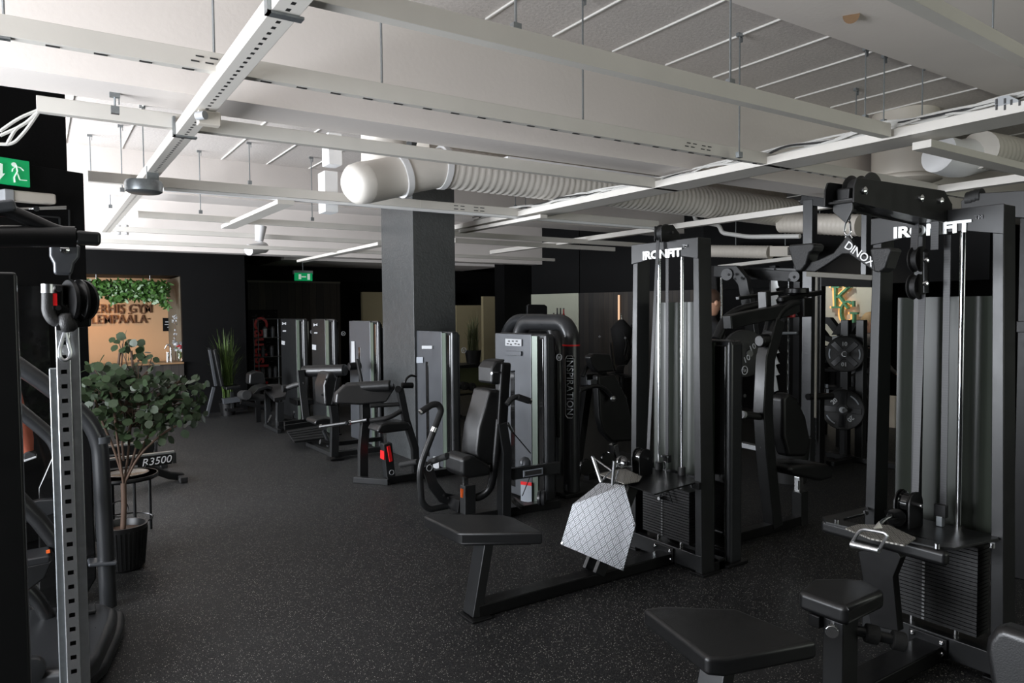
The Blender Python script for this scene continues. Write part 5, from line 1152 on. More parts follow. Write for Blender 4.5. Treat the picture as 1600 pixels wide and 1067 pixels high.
# --- speaker-like board and bottles on low wall behind arch
YV = 11.2; p = pp(YV)
t = thing('screen_back', 'rounded dark grey panel standing behind the arch-topped machines', 'panel', p(838, 500))
part(t, 'panel', MB().prism([p(823, 499), p(823, 478), p(826, 475.5), p(850, 476), p(854, 479), p(854, 500), p(854, 620), p(823, 620)], (0, .05, 0)), 'pillar_grey', .006)
for i, (px, m_, h_, lab_) in enumerate(((855.5, 'counter_top', .17, 'amber bottle, leftmost behind the arch-topped machine'), (861, 'ink', .26, 'dark bottle, second from left behind the arch-topped machine'), (866, 'ink', .26, 'dark bottle beside the red one behind the arch-topped machine'), (871, 'red_grip', .26, 'red bottle, rightmost behind the arch-topped machine'))):
    c = p(px, 500); c.y = 11.0; c.z = p(px, 500).z-.05
    t = thing('bottle', lab_, 'bottle', c, 'bottles behind the arch')
    part(t, 'body', MB().lathe(c, [(.035, 0), (.036, h_*.45), (.015, h_*.7), (.013, h_)], seg=12), m_); part(t, 'cap', MB().cyl(c+Vector((0, 0, h_)), c+Vector((0, 0, h_+.02)), .015, 10), 'ink')
t = thing('bottle_shelf', 'narrow black ledge carrying bottles behind the arch-topped machine', 'shelf', (p(865, 500).x, 11, 0))
part(t, 'board', MB().span((p(853, 500).x, 10.9, p(865, 500).z-.09), (p(878, 500).x, 11.1, p(865, 500).z-.05)), 'black_steel'); part(t, 'stand', MB().span((p(862, 500).x, 10.95, 0), (p(868, 500).x, 11.05, p(865, 500).z-.09)), 'black_steel')
# --- machine with high backrest between arch and first tower
Ym = 5.6; p = pp(Ym)
t = thing('shoulder_press_machine', 'machine with tall black backrest and separate head pad left of the nearer tower', 'gym machine', (5, Ym, 0))
part(t, 'head_pad', MB().prism([p(917, 557), p(924, 552), p(949, 553), p(956, 580), p(929, 582), p(921, 572)], (0, .10, 0)), 'vinyl', .02, 4)
part(t, 'back_pad', MB().prism([p(929, 586), p(957, 584), p(975, 620), p(984, 660), p(984, 688), p(952, 690), p(938, 675), p(932, 650)], (0, .10, 0)), 'vinyl', .025, 4)
part(t, 'back_post', MB().bars([p(940, 575, .1), p(962, 690, .1)], .07, .06, (0, 1, 0)), 'black_steel')
part(t, 'adjust_bracket', MB().bars([p(912, 593, .15), p(930, 592, .15)], .10, .12, (0, 1, 0)), 'dark_steel', .006); part(t, 'clamp', MB().box(p(926, 597, 0), (.1, .06, .05)), 'silver_panel', .004)
part(t, 'hoop', MB().tube([p(910, 588, .1), p(915, 575, .1), p(922, 570, .1)], .025, 10, .05), 'black_steel')
part(t, 'handle', MB().tube([p(905, 610, -.1), p(930, 602, -.1), p(944, 606, -.1), p(958, 622, -.1)], .022, 12, .12), 'dark_steel', smooth=60); part(t, 'handle_end', MB().lathe(p(958, 623, -.13), [(.0, -.03), (.03, -.01), (.03, .01), (.0, .03)], (0, -1, 0), 14), 'brushed')
part(t, 'seat_stem', MB().bars([p(958, 694), p(964, 722)], .09, .05, (0, 1, 0)), 'chrome', .003)
part(t, 'seat', MB().prism([p(968, 716), p(985, 708), p(1000, 712), p(1000, 735), p(970, 728)], (0, .3, 0)), 'vinyl', .02, 4)
part(t, 'seat_post', MB().bars([p(963, 720), Vector((p(966, 790).x, Ym, .03))], .09, .09, (0, 1, 0)), 'dark_steel')
part(t, 'frame_post', MB().bars([p(918, 600, .2), Vector((p(918, 700).x, Ym+.2, .0))], .08, .08, (0, 1, 0)), 'black_steel')
for px, py, r_ in ((917, 730, .085), (949, 717, .07)): part(t, 'pulley', MB().lathe(p(px, py), [(r_*.95, -.03), (r_, -.02), (r_*.85, 0), (r_, .02), (r_*.95, .03)], (-.3, -1, 0), 24), 'gloss_black', smooth=40)
part(t, 'base_rail', MB().span((4.6, Ym-.04, 0), (6, Ym+.04, .07)), 'black_steel', .004)
# --- hanging gloves / bag and bench by the plank wall
c = on_wall(971, 520, .5); t = thing('punch_bag_gear', 'dark bundle of straps and gear hanging by the plank wall', 'gym gear', c)
rnd = random.Random(4)
part(t, 'bundle', MB().lathe(c+Vector((0, 0, -.55)), [(.1, 0), (.17, .12), (.16, .4), (.19, .62), (.1, .72), (.04, .78)], seg=16), 'shirt', .0, smooth=50)
for i in range(4): a = c+Vector((rnd.uniform(-.1, .1), -.15, rnd.uniform(-.1, .2))); part(t, 'strap', MB().tube([a, a+Vector((.05, -.02, -.2)), a+Vector((-.02, -.03, -.4))], .015, 8, .05), 'rubber')
part(t, 'hook', MB().tube([c+Vector((-.02, 0, .35)), c+Vector((0, 0, .25)), c+Vector((.0, 0, .15))], .01, 8), 'chrome')
part(t, 'stand', MB().cyl(Vector((c.x, c.y, 0)), c+Vector((0, 0, -.4)), .04, 12), 'black_steel')
for (px, py), lb in (((937, 526), 'left'), ((977, 528), 'right')):
    k_ = on_wall(px, py, .12); k2 = on_wall(px, py, -.02); t = thing('wall_peg', 'short peg with bright round end on the plank wall, %s one' % lb, 'peg', k_, 'pegs on the plank wall'); part(t, 'bar', MB().cyl(k_, k2, .012, 8), 'black_steel'); part(t, 'end', MB().lathe(k_, [(.0, -.025), (.025, 0), (.0, .025)], (0, 0, 1), 10), 'label_white')
c = on_wall(985, 600, 1.0); t = thing('treadmill', 'dark exercise bench with sloping silver-edged top behind the tall backrest', 'gym machine', Vector((c.x, c.y, 0)))
a, b = on_wall(957, 583, 1.1), on_wall(1000, 592, 1.1); part(t, 'top_rail', MB().bar(a, b, .12, .03), 'dark_steel', .004)
part(t, 'side_pad', MB().prism([on_wall(965, 572, 1.1), on_wall(977, 570, 1.1), on_wall(972, 583, 1.1), on_wall(961, 582, 1.1)], (.05, .05, 0)), 'vinyl', .005)
part(t, 'console_post', MB().bar(on_wall(955, 535, 1.1), on_wall(960, 580, 1.1), .03, .03), 'dark_steel'); part(t, 'leg', MB().bar(on_wall(980, 590, 1.1), Vector((on_wall(980, 590, 1.1).x, on_wall(980, 590, 1.1).y, 0)), .08, .08, (1, 0, 0)), 'black_steel')
part(t, 'hanging_ring', MB().tube([on_wall(978, 600, 1.1), on_wall(980, 608, 1.1), on_wall(977, 616, 1.1)], .015, 8), 'chrome')
# ============================================================ left foreground
# rowers beyond the pot
for k, (pts, lab, showtxt) in enumerate((((190, 715, 272, 704), 'nearer rowing machine with white R3500 lettering on its black rail', True), ((190, 695, 243, 688), 'farther rowing machine half hidden behind the eucalyptus leaves', False))):
    yk = 8.0+(.9 if k else 0); p = pp(yk)
    x1_ = p(pts[2], pts[3]).x; z1 = p(pts[2], pts[3]).z; x0_ = x1_-1.9
    t = thing('rowing_machine', lab, 'rowing machine', ((x0_+x1_)/2, yk, 0), 'rowing machines')
    part(t, 'rail', MB().prism([(x0_, yk, z1-.16), (x1_-.03, yk, z1-.13), (x1_, yk, z1-.02), (x0_, yk, z1-.05)], (0, .06, 0)), 'black_steel', .006)
    part(t, 'rail_top', MB().bar((x0_, yk, z1-.04), (x1_, yk, z1-.01), .05, .022), 'brushed', .003)
    part(t, 'end_cap', MB().box((x1_, yk, z1-.07), (.03, .065, .11)), 'rubber', .006)
    part(t, 'leg', MB().bars([(x1_-.28, yk, z1-.13), (x1_-.05, yk, .06), (x1_+.08, yk, .03)], .08, .07, (0, 1, 0)), 'black_steel', .008)
    part(t, 'foot', MB().box((x1_+.06, yk, .03), (.07, .36, .055)), 'rubber', .008)
    part(t, 'flywheel_housing', MB().cyl((x0_, yk-.12, .42), (x0_, yk+.12, .42), .32, 32), 'black_steel', .02)
    part(t, 'front_leg', MB().box((x0_+.1, yk, .03), (.06, .5, .06)), 'rubber', .008)
    part(t, 'seat', MB().box((x0_+1.1, yk, z1+.05), (.26, .30, .07)), 'vinyl', .025, 4)
    if showtxt: part(t, 'lettering', text_mb('R3500', .105, .002, (x1_-.17, yk-.033, z1-.082), (1, 0, .05), (-.05, 0, 1), shear=.25), 'white', label='white letters R3500')
    part(t, 'rail_inset', MB().bar((x0_+.3, yk-.032, z1-.13), (x1_-.34, yk-.032, z1-.112), .004, .02, (0, 0, 1)), 'brushed')
# side table
c = Vector((.55, 6.35, 0)); zt = pY(215, 740, 6.2).z
c = pz(192, 741, zt); t = thing('side_table', 'small round side table with dark metal legs beside the potted eucalyptus', 'table', Vector((c.x, c.y, 0)))
part(t, 'tabletop', MB().cyl((c.x, c.y, zt-.015), (c.x, c.y, zt), .24, 40), 'tabletop', .004); part(t, 'rim', MB().lathe((c.x, c.y, zt-.03), [(.245, 0), (.25, .015), (.245, .03), (.235, .03)], seg=40), 'black_steel')
for a in (.3, 1.87, 3.44, 5.0): d = Vector((math.cos(a), math.sin(a), 0))*.20; part(t, 'leg', MB().cyl((c.x+d.x, c.y+d.y, 0), (c.x+d.x, c.y+d.y, zt-.015), .011, 8), 'black_steel')
part(t, 'brace', MB().tube([(c.x+.2*math.cos(a*PI/8), c.y+.2*math.sin(a*PI/8), zt*.25) for a in range(17)], .006, 6, cap=False), 'black_steel')
part(t, 'side_ring', MB().tube([(c.x-.05+.06*math.cos(a*PI/8), c.y-.22, zt*.55+.06*math.sin(a*PI/8)) for a in range(17)], .004, 6, cap=False), 'black_steel')
t = thing('tray', 'thin gold rimmed tray lying on the small round side table', 'tray', Vector((c.x, c.y, zt)))
part(t, 'plate', MB().lathe((c.x+.03, c.y-.02, zt+.001), [(.13, 0), (.15, .012), (.14, .014), (.12, .004)], seg=30), 'tabletop')
# eucalyptus
b0 = Vector((.435, 5.42, 0)); t = thing('potted_eucalyptus', 'large bushy eucalyptus tree with round grey-green leaves in a ribbed black pot', 'plant', b0)
prof = [(.105, 0), (.13, .02), (.15, .27), (.155, .30), (.14, .30), (.13, .25)]
part(t, 'pot', MB().lathe(b0, prof, seg=36), 'pot', smooth=50)
rb = MB()
for i in range(36):
    a = 2*PI*i/36; rb.bar(b0+Vector((math.cos(a)*.128, math.sin(a)*.128, .02)), b0+Vector((math.cos(a)*.151, math.sin(a)*.151, .27)), .006, .008, (math.cos(a), math.sin(a), 0))
stuff(part(t, 'pot_ribs', rb, 'pot')); part(t, 'soil', MB().cyl(b0+Vector((0, 0, .24)), b0+Vector((0, 0, .255)), .135, 30), 'stem')
P5 = lambda px, py, dy=0: pY(px, py, 5.42+dy)
part(t, 'trunk', MB().tube([b0+Vector((0, 0, .2)), P5(194, 790), P5(193, 755)], .018, 10, .05), 'stem', smooth=60)
sm = MB(); rnd = random.Random(14); lv = MB()
tips = []
main = [[(193, 757), (185, 700), (178, 640), (170, 600)], [(193, 757), (200, 715), (205, 650), (208, 580), (205, 548)], [(195, 755), (212, 705), (222, 650), (225, 600)], [(197, 750), (214, 715), (240, 665), (262, 620), (285, 600)], [(197, 750), (216, 712), (250, 680), (275, 665)], [(190, 740), (178, 700), (160, 660), (148, 622)], [(193, 720), (188, 650), (182, 590), (188, 545)]]
for k, br in enumerate(main):
    dy = rnd.uniform(-.18, .18); pts = [P5(x, y, dy*i/3) for i, (x, y) in enumerate(br)]
    part(t, 'branch', MB().tube(pts, .008, 7, .1, radii=None), 'stem', smooth=60); 
# clusters described in the picture plane around the trunk's distance
CL = [(205, 548, 26, 24, 26), (180, 600, 48, 26, 90), (225, 605, 55, 30, 110), (150, 600, 24, 34, 36), (160, 640, 34, 30, 60), (205, 645, 55, 34, 120), (250, 640, 45, 34, 90), (290, 610, 26, 26, 40), (280, 655, 34, 24, 36), (225, 680, 40, 16, 34), (300, 640, 20, 24, 22), (190, 530, 14, 10, 5), (265, 600, 26, 22, 30), (318, 600, 8, 12, 6), (150, 570, 14, 10, 8), (232, 566, 10, 14, 8)]
for cx_, cy_, rx, ry, n in CL:
    for i in range(int(n*1.15)):
        a = rnd.uniform(0, 2*PI); r_ = rnd.random()**.5; px, py = cx_+rx*r_*math.cos(a), cy_+ry*r_*math.sin(a); dy = rnd.uniform(-.26, .26)*(1-.5*r_)
        c = P5(px, py, dy); nrm = Vector((rnd.uniform(-1, .6), rnd.uniform(-1, .2), rnd.uniform(-.2, 1))); s_ = rnd.uniform(.038, .062)
        lv.disc_leaf(c, nrm, (rnd.uniform(-1, 1), rnd.uniform(-1, 1), rnd.uniform(-1, .6)), s_*1.15, s_)
for i in range(70):
    cx_, cy_, rx, ry, n = rnd.choice(CL); a = rnd.uniform(0, 2*PI); e_ = P5(cx_+rx*.7*math.cos(a), cy_+ry*.7*math.sin(a), rnd.uniform(-.15, .15)); s0 = P5(205+rnd.uniform(-20, 20), 650+rnd.uniform(-20, 20), 0)
    sm.tube([s0, (s0+e_)/2+Vector((0, 0, .04)), e_], .003, 5)
stuff(part(t, 'twigs', sm, 'stem')); stuff(part(t, 'foliage', lv, 'euc_leaf', smooth=60))
# ---- functional trainer upright with holes
xu, yu = pY(112, 700, 2.9).x, 2.9
xu = pY(104, 700, yu).x
t = thing('cable_crossover', 'chrome perforated upright of a cable machine with black pulley carriage at far left', 'gym machine', (xu, yu, 0))
MATS['upright'] = None; mat_rows('upright', (.74, .75, .76), (.01, .01, .01), 2, .05, .3, 0, .009, .25, .9)
ut = 1.72
wl = .042
part(t, 'upright', MB().span((xu-wl/2, yu-.0, .06), (xu+wl/2, yu+.05, ut)), 'upright', .003)
part(t, 'side_profile', MB().span((xu+wl/2-.004, yu+.002, .06), (xu+wl/2+.028, yu+.055, ut)), 'brushed', .003)
part(t, 'side_profile', MB().span((xu-wl/2-.022, yu+.012, .0), (xu-wl/2+.002, yu+.05, ut-.2)), 'galv', .004)
part(t, 'base', MB().span((xu-.6, yu-.0, 0), (xu+.1, yu+.08, .06)), 'black_steel', .01)
p = pp(yu-.03)
part(t, 'top_bracket', MB().prism([p(77, 382), p(125, 383), p(124, 402), p(116, 413), p(112, 430), p(84, 429), p(83, 412), p(77, 400)], (0, .05, 0)), 'silver_panel', .01, 3)
part(t, 'bracket_bolt', MB().lathe(p(101, 390, -.03), [(.014, 0), (.014, .008), (.006, .012)], (0, -1, 0), 14), 'chrome')
part(t, 'carriage', MB().prism([p(83, 445), p(100, 445), p(100, 475), p(112, 482), p(112, 500), p(84, 500)], (0, .07, 0)), 'black_steel', .008)
part(t, 'grip_pod', MB().tube([p(76, 450, -.03), p(76, 488, -.03), p(84, 500, -.03), p(94, 503, -.03)], .021, 14, .05), 'rubber', .004); part(t, 'pod_cap', MB().cyl(p(76, 444, -.03), p(76, 458, -.03), .0225, 14), 'brushed')
part(t, 'release_mark', MB().box(p(86, 468, -.045), (.012, .004, .04)), 'red')
for px, py in ((92, 452), (91, 481), (92, 512)): part(t, 'bolt', MB().cyl(p(px, py, -.04), p(px, py, -.052), .009, 10), 'chrome')
c = p(117, 470, -.02); part(t, 'pulley', MB().lathe(c, [(.07, -.022), (.073, -.012), (.058, 0), (.073, .012), (.07, .022)], (-1, -.35, 0), 30), 'black_steel', smooth=40)
c = p(127, 470, -.0); part(t, 'pulley_plate', MB().lathe(c, [(.072, -.005), (.072, .005)], (-1, -.9, 0), 26), 'dark_steel')
for px, py in ((132, 457), (131, 491)): part(t, 'plate_bolt', MB().cyl(p(px, py, -.04), p(px+1, py, -.06), .009, 10), 'chrome')
part(t, 'carriage_arm', MB().prism([p(100, 475), p(142, 480), p(142, 510), p(118, 512)], (0, .05, 0)), 'black_steel', .006)
part(t, 'ball_stop', MB().lathe(p(106, 505, -.04), [(.012, -.03), (.026, -.02), (.028, .0), (.026, .025), (.015, .035)], (-.1, 0, 1), 16), 'rubber', smooth=50)
t = thing('carabiner', 'silver carabiner clip hanging on the perforated chrome upright', 'carabiner', p(102, 545, -.06))
part(t, 'clip', MB().tube([p(101, 520, -.06), p(98, 530, -.06), p(93, 548, -.06), p(94, 559, -.06), p(101, 564, -.06), p(109, 560, -.06), p(111, 550, -.06), p(106, 532, -.06), p(103, 520, -.06)], .006, 8, .02), 'brushed')
# multi-grip bar above
Yg = 2.55; p = pp(Yg)
part(t := thing('pull_up_bar', 'blurred black multi-grip bar crossing at the left edge under the exit sign', 'bar', p(60, 370)), 'main_tube', MB().tube([p(-160, 348), p(-40, 370), p(30, 369), p(118, 370)], .032, 14, .1), 'black_steel', smooth=60)
part(t, 'upper_tube', MB().tube([p(-60, 325), p(10, 328), p(35, 338), p(88, 362), p(118, 367)], .02, 12, .08), 'black_steel', smooth=60)
part(t, 'end_block', MB().bar(p(117, 371), p(157, 374), .06, .04), 'dark_steel', .01, 3)
part(t, 'grip_end', MB().bar(p(-8, 325), p(25, 321), .05, .036), 'silver_panel', .01, 3)
part(t, 'hanger_post', MB().cyl(p(-60, 340), Vector((p(-60, 340).x, Yg, 0)), .03, 12), 'black_steel')
# dark post at the extreme left
p = pp(2.0)
t = thing('rack_post', 'thick black square post at the extreme left edge', 'gym machine', p(15, 800))
a, b = p(-30, 560).x, p(30, 560).x; part(t, 'post', MB().span((a, 2.0, 0), (b, 2.12, p(10, 425).z)), 'dark_steel', .006); part(t, 'foot', MB().span((a-.03, 1.97, 0), (b+.02, 2.15, .01)), 'black_steel')
# ---- stair climber
Ys = 4.15
t = thing('stair_climber', 'dark grey cardio stepper with thick bent handrails and rounded base at left', 'gym machine', (0, 4.4, 0))
pf, pr2 = pp(4.15), pp(4.75)
part(t, 'handrail', MB().tube([pf(20, 633), pf(60, 665), pf(88, 690), pf(97, 730), pf(104, 860), pf(108, 1000)], .032, 16, .14), 'pillar_grey', smooth=60)
part(t, 'handrail', MB().tube([pr2(20, 565), pr2(70, 600), pr2(135, 650), pr2(156, 690), pr2(160, 760), pr2(166, 870), pr2(170, 960)], .045, 18, .22), 'pillar_grey', smooth=60)
part(t, 'rail_collar', MB().cyl(pr2(158, 682), pr2(158, 692), .0475, 20), 'silver_panel')
part(t, 'handrail_hole', MB().cyl(pr2(156, 681, -.05), pr2(156, 681, -.044), .006, 8), 'ink')
part(t, 'side_ledge', MB().bar(pr2(137, 879), pr2(182, 876), .12, .022), 'silver_panel', .01, 3)
part(t, 'side_ledge', MB().bar(pf(88, 962, .1), pf(150, 950, .1), .10, .022), 'pillar_grey', .01, 3)
bp_ = [pz(60, 1060, .14), pz(140, 1056, .14), pz(165, 1035, .14), pz(185, 990, .14), pz(196, 960, .14), pz(188, 945, .14), pz(130, 945, .14), pz(40, 960, .14)]
part(t, 'base_deck', MB().prism([Vector((q_.x, q_.y, .12)) for q_ in [pz(20, 1055, .17), pz(128, 1045, .17), pz(155, 1020, .17), pz(180, 965, .17), pz(183, 948, .17), pz(160, 940, .17), pz(40, 950, .17)]], (0, 0, .10)), 'pillar_grey', .035, 4)
part(t, 'base_skirt', MB().prism([Vector((q_.x, q_.y, .04)) for q_ in [pz(20, 1062, .08), pz(140, 1056, .08), pz(168, 1030, .08), pz(193, 975, .08), pz(195, 952, .08), pz(160, 945, .08), pz(40, 960, .08)]], (0, 0, .075)), 'dark_steel', .03, 4)
part(t, 'step_pad', MB().bar(pf(28, 875, .1), pf(78, 866, .1), .18, .04), 'pillar_grey', .01, 3); part(t, 'step_pad', MB().prism([pf(28, 880, .1), pf(82, 868, .1), pf(70, 895, .1), pf(40, 918, .1), pf(28, 918, .1)], (0, .18, 0)), 'dark_steel', .01)
part(t, 'orange_mark', MB().bar(pf(72, 862, 0), pf(78, 861, 0), .02, .012), 'orange')
part(t, 'orange_mark', MB().tube([pf(89, 990, -.02), pf(94, 978, -.02), pf(98, 972, -.02)], .008, 8), 'orange')
part(t, 'crank_arm', MB().tube([pf(40, 918, .15), pf(62, 940, .15), pf(80, 975, .15)], .035, 12, .1), 'dark_steel', smooth=60)
part(t, 'side_panel', MB().prism([pf(25, 790, .4), pf(60, 780, .4), pf(88, 778, .4), pf(90, 800, .4), pf(55, 812, .4), pf(25, 820, .4)], (0, .05, 0)), 'pillar_grey', .01)
part(t, 'lower_tube', MB().tube([pf(25, 775, .2), pf(60, 812, .2), pf(98, 860, .2)], .04, 12), 'dark_steel', smooth=60)
part(t, 'roller_end', MB().lathe(pf(47, 1046, -.5), [(.055, -.02), (.06, 0), (.055, .03), (.03, .035)], (0, -1, 0), 20), 'pillar_grey')
part(t, 'shroud_panel', MB().prism([pf(112, 640, .75), pf(142, 690, .75), pf(150, 900, .75), pf(120, 950, .75), pf(60, 950, .75), pf(60, 760, .75)], (0, .1, 0)), 'gloss_black', .01)
# reflection of a runner added as solid legs (orange tights, light shoe), behind the stepper
Y_ = 4.95; p = pp(Y_)
t = thing('person', 'reflection of a person, modelled as solid legs from the knees down, orange tights and a white-soled shoe', 'person', p(40, 720))
bodym = MB().tube([p(12, 630), p(25, 660), p(34, 680), p(41, 700), p(43, 706)], .05, 12, .05, radii=None)
bodym = MB().tube([p(5, 610), p(15, 640), p(27, 665), p(36, 690), p(42, 706)], .05, 14, radii=[.085, .075, .07, .055, .035])
part(t, 'leg', bodym, 'tights', smooth=60); part(t, 'leg', MB().tube([p(-5, 620), p(8, 650), p(15, 690), p(14, 705)], .05, 14, radii=[.08, .07, .05, .035]), 'tights', smooth=60)
part(t, 'shoe', MB().prism([p(36, 714), p(38, 706), p(46, 703), p(56, 707), p(57, 711), p(40, 718)], (0, .09, 0)), 'shirt', .012, 3); part(t, 'sole', MB().prism([p(36, 717), p(57, 710), p(58, 713), p(38, 720)], (0, .1, 0)), 'label_white', .005)
# ============================================================ right background
# machine tower behind the nearer cable tower
t = thing('weight_tower', 'dark weight machine tower with round bt badge right behind the nearer cable tower', 'gym machine', (3.9, 3.3, 0)); yr = pX(1136, 700, 3.76).y; stack_tower(t, 3.76, 3.75, yr, 1.5, 'dark_steel', slot=False, side=.16, depth=pY(1162, 700, yr).x-3.76+.02)
part(t, 'button', MB().cyl((3.93, yr-.003, 1.13), (3.93, yr-.008, 1.13), .012, 10), 'ink')
# lat / shoulder machine with seat at (1240,735)
Yq = 3.45; p = pp(Yq)
t = thing('seated_row_machine', 'dark machine with empty padded seat on a chrome stem between the two cable towers', 'gym machine', (4.9, Yq, 0))
part(t, 'seat', MB().prism([p(1206, 728), p(1212, 722), p(1250, 720), p(1270, 721), p(1278, 730), p(1276, 742), p(1258, 747), p(1212, 737)], (0, .30, 0)), 'vinyl', .03, 4)
part(t, 'seat_stem', MB().bar(p(1248, 744), p(1248, 770), .05, .05, (0, 1, 0)), 'chrome', .004); part(t, 'stem_slot', MB().box(p(1248, 758, -.028), (.012, .004, .07)), 'ink')
part(t, 'seat_post', MB().bar(p(1250, 767), p(1250, 820), .09, .09, (0, 1, 0)), 'dark_steel', .006); part(t, 'foot', MB().box(p(1258, 826), (.2, .14, .015)), 'black_steel')
part(t, 'base_rail', MB().span((4.2, Yq-.04, 0), (p(1256, 820).x, Yq+.04, .07)), 'black_steel', .006)
part(t, 'main_upright', MB().bars([p(1208, 822), p(1196, 705), p(1192, 640), p(1196, 560), p(1212, 500)], .10, .11, (0, 1, 0)), 'dark_steel', .008)
part(t, 'swing_tube', MB().tube([p(1192, 700), p(1194, 640), p(1200, 560)], .03, 12), 'black_steel')
part(t, 'back_pad', MB().prism([p(1214, 620), p(1222, 612), p(1236, 620), p(1250, 650), p(1258, 690), p(1250, 712), p(1222, 712), p(1214, 680)], (0, .12, 0)), 'vinyl', .03, 4)
part(t, 'side_grip', MB().cyl(p(1162, 648), p(1189, 651), .028, 14), 'rubber', .004); part(t, 'grip_end', MB().cyl(p(1159, 647.5), p(1163, 648), .028, 12), 'label_white'); part(t, 'grip_end', MB().cyl(p(1187, 651), p(1191, 651.5), .029, 12), 'label_white')
part(t, 'collar', MB().cyl(p(1198, 708), p(1204, 709), .02, 10), 'chrome')
part(t, 'chest_pad', MB().cyl(p(1186, 533), p(1208, 531), .05, 18), 'vinyl', .015, 3)
part(t, 'lever_beam', MB().bars([p(1136, 504), p(1165, 497), p(1215, 487), p(1245, 478)], .08, .10, (0, 1, 0)), 'dark_steel', .008)
part(t, 'bent_arm', MB().tube([p(1202, 520), p(1212, 490), p(1230, 475), p(1255, 470)], .045, 14, .2), 'dark_steel', smooth=60)
part(t, 'bent_arm', MB().tube([p(1120, 530, .3), p(1133, 500, .3), p(1150, 487, .3), p(1195, 475, .3)], .04, 14, .2), 'dark_steel', smooth=60)
part(t, 'long_grip', MB().bars([p(1218, 468), p(1282, 457)], .05, .04, (0, 1, 0)), 'black_steel', .01, 3); part(t, 'long_grip', MB().bars([p(1152, 466, .3), p(1222, 457, .3)], .04, .03, (0, 1, 0)), 'dark_steel', .008, 3)
part(t, 'pivot_drum', MB().cyl(p(1246, 459), p(1246, 450), .085, 24), 'black_steel', .008); part(t, 'pivot_post', MB().bar(p(1251, 465), p(1251, 495), .12, .14, (0, 1, 0)), 'black_steel', .01)
part(t, 'mid_post', MB().bar(p(1194, 455, .1), p(1196, 500, .1), .06, .08, (0, 1, 0)), 'dark_steel', .006)
for px, d_ in ((1236, 0), (1171, .35)): part(t, 'red_stop', MB().cyl(p(px, 486, d_), p(px, 496, d_), .032, 16), 'red_grip', .006); 
part(t, 'ball_grip', MB().lathe(p(1222, 498, .1), [(.0, -.03), (.04, -.01), (.04, .015), (0, .03)], (1, 0, 0), 14), 'rubber')
part(t, 'plate', MB().lathe(p(1162, 552, .5), [(.19, -.025), (.2, -.02), (.2, .02), (.19, .025)], (-.4, -1, 0), 40), 'rubber', .004)
for a_, px, py in ((-.9, 1176, 543), (-.9, 1167, 561)): part(t, 'plate_number', text_mb('10', .07, .002, p(px, py, .42), (1, -.4, a_*-.8), (-a_*-.6, 0, 1)), 'label_white')
part(t, 'plate_hub', MB().lathe(p(1171, 552, .46), [(.035, 0), (.03, .01)], (-.4, -1, 0), 16), 'dark_steel')
# gym racks behind
def frame_bar(t, nm, a, b, w_=.08, h_=.08, m_='dark_steel', up=(1, 0, 0)): part(t, nm, MB().bar(a, b, w_, h_, up), m_, .005)
Xr = 6.6
t = thing('power_rack', 'tall grey power rack frame behind the hanging DINOX bar', 'gym rack', (Xr, 4.5, 0))
r_ = lambda px, py, dx=0: pX(px, py, Xr+dx)
for px0, px1, yt, nm, zb_ in ((1250, 1274, 312, 'front_upright', 0), (1343, 1357, 318, 'rear_upright', r_(1350, 430).z)):
    a, b = r_((px0+px1)/2, yt), r_((px0+px1)/2, 640); wd = abs(r_(px0, 450).y-r_(px1, 450).y)*.62
    part(t, nm, MB().span((Xr, a.y-wd/2, zb_), (Xr+.09, a.y+wd/2, a.z)), 'pillar_grey', .004)
part(t, 'edge_strip', MB().span((Xr-.006, r_(1276, 450).y-.012, .6), (Xr, r_(1276, 450).y+.012, r_(1276, 410).z)), 'tan_trim')
part(t, 'top_beam', MB().bar(r_(1255, 312, .05), r_(1350, 325, .05), .09, .09), 'black_steel', .004)
part(t, 'cross_beam', MB().bar(r_(1262, 428), r_(1365, 434), .05, .05), 'tan_trim', .004); part(t, 'panel', MB().prism([r_(1284, 432), r_(1362, 437), r_(1362, 449), r_(1284, 447)], (.02, 0, 0)), 'wall_black')
part(t, 'inner_post', MB().span((Xr+.3, r_(1280, 500, .3).y-.02, 0), (Xr+.38, r_(1280, 500, .3).y+.03, r_(1280, 430, .3).z)), 'black_steel')
part(t, 'guide_rod', MB().cyl(Vector((Xr+.25, r_(1272, 500, .25).y, .3)), r_(1272, 432, .25), .012, 8), 'chrome')
part(t, 'plate_sleeve', MB().cyl(r_(1262, 620, -.02), r_(1300, 619, .3), .035, 12), 'black_steel')
t = thing('smith_machine', 'smith machine with notched chrome strips between the two cable towers', 'gym rack', (7.2, 5.4, 0))
Xs = 7.2; s_ = lambda px, py, dx=0: pX(px, py, Xs+dx)
nt_ = [s_(1205, 424), s_(1213, 424)]
for k in range(9): yy = 446+17*k; nt_ += [s_(1216, yy), s_(1218, yy+3), s_(1212, yy+5), s_(1213, yy+9)]
nt_ += [s_(1216, 610), s_(1210, 612), s_(1205, 560)]
part(t, 'notched_strip', MB().prism(nt_, (.012, 0, 0)), 'brand_mirror', label='bright notched metal strip')
part(t, 'letter_mark', MB().prism([s_(1206, 520), s_(1214, 503), s_(1222, 520), s_(1217, 520), s_(1214, 513), s_(1211, 520)], (.012, 0, 0)), 'label_white')
for px in (1233, 1127): part(t, 'guide_rod', MB().cyl(s_(px, 430, .1), Vector((s_(px, 600, .1).x, s_(px, 430, .1).y, .2)), .014, 10), 'chrome')
part(t, 'top_beam', MB().bar(s_(1160, 428), s_(1250, 432), .1, .12), 'black_steel', .004); part(t, 'top_bar', MB().bar(s_(1150, 419), s_(1250, 422), .04, .03), 'dark_steel')
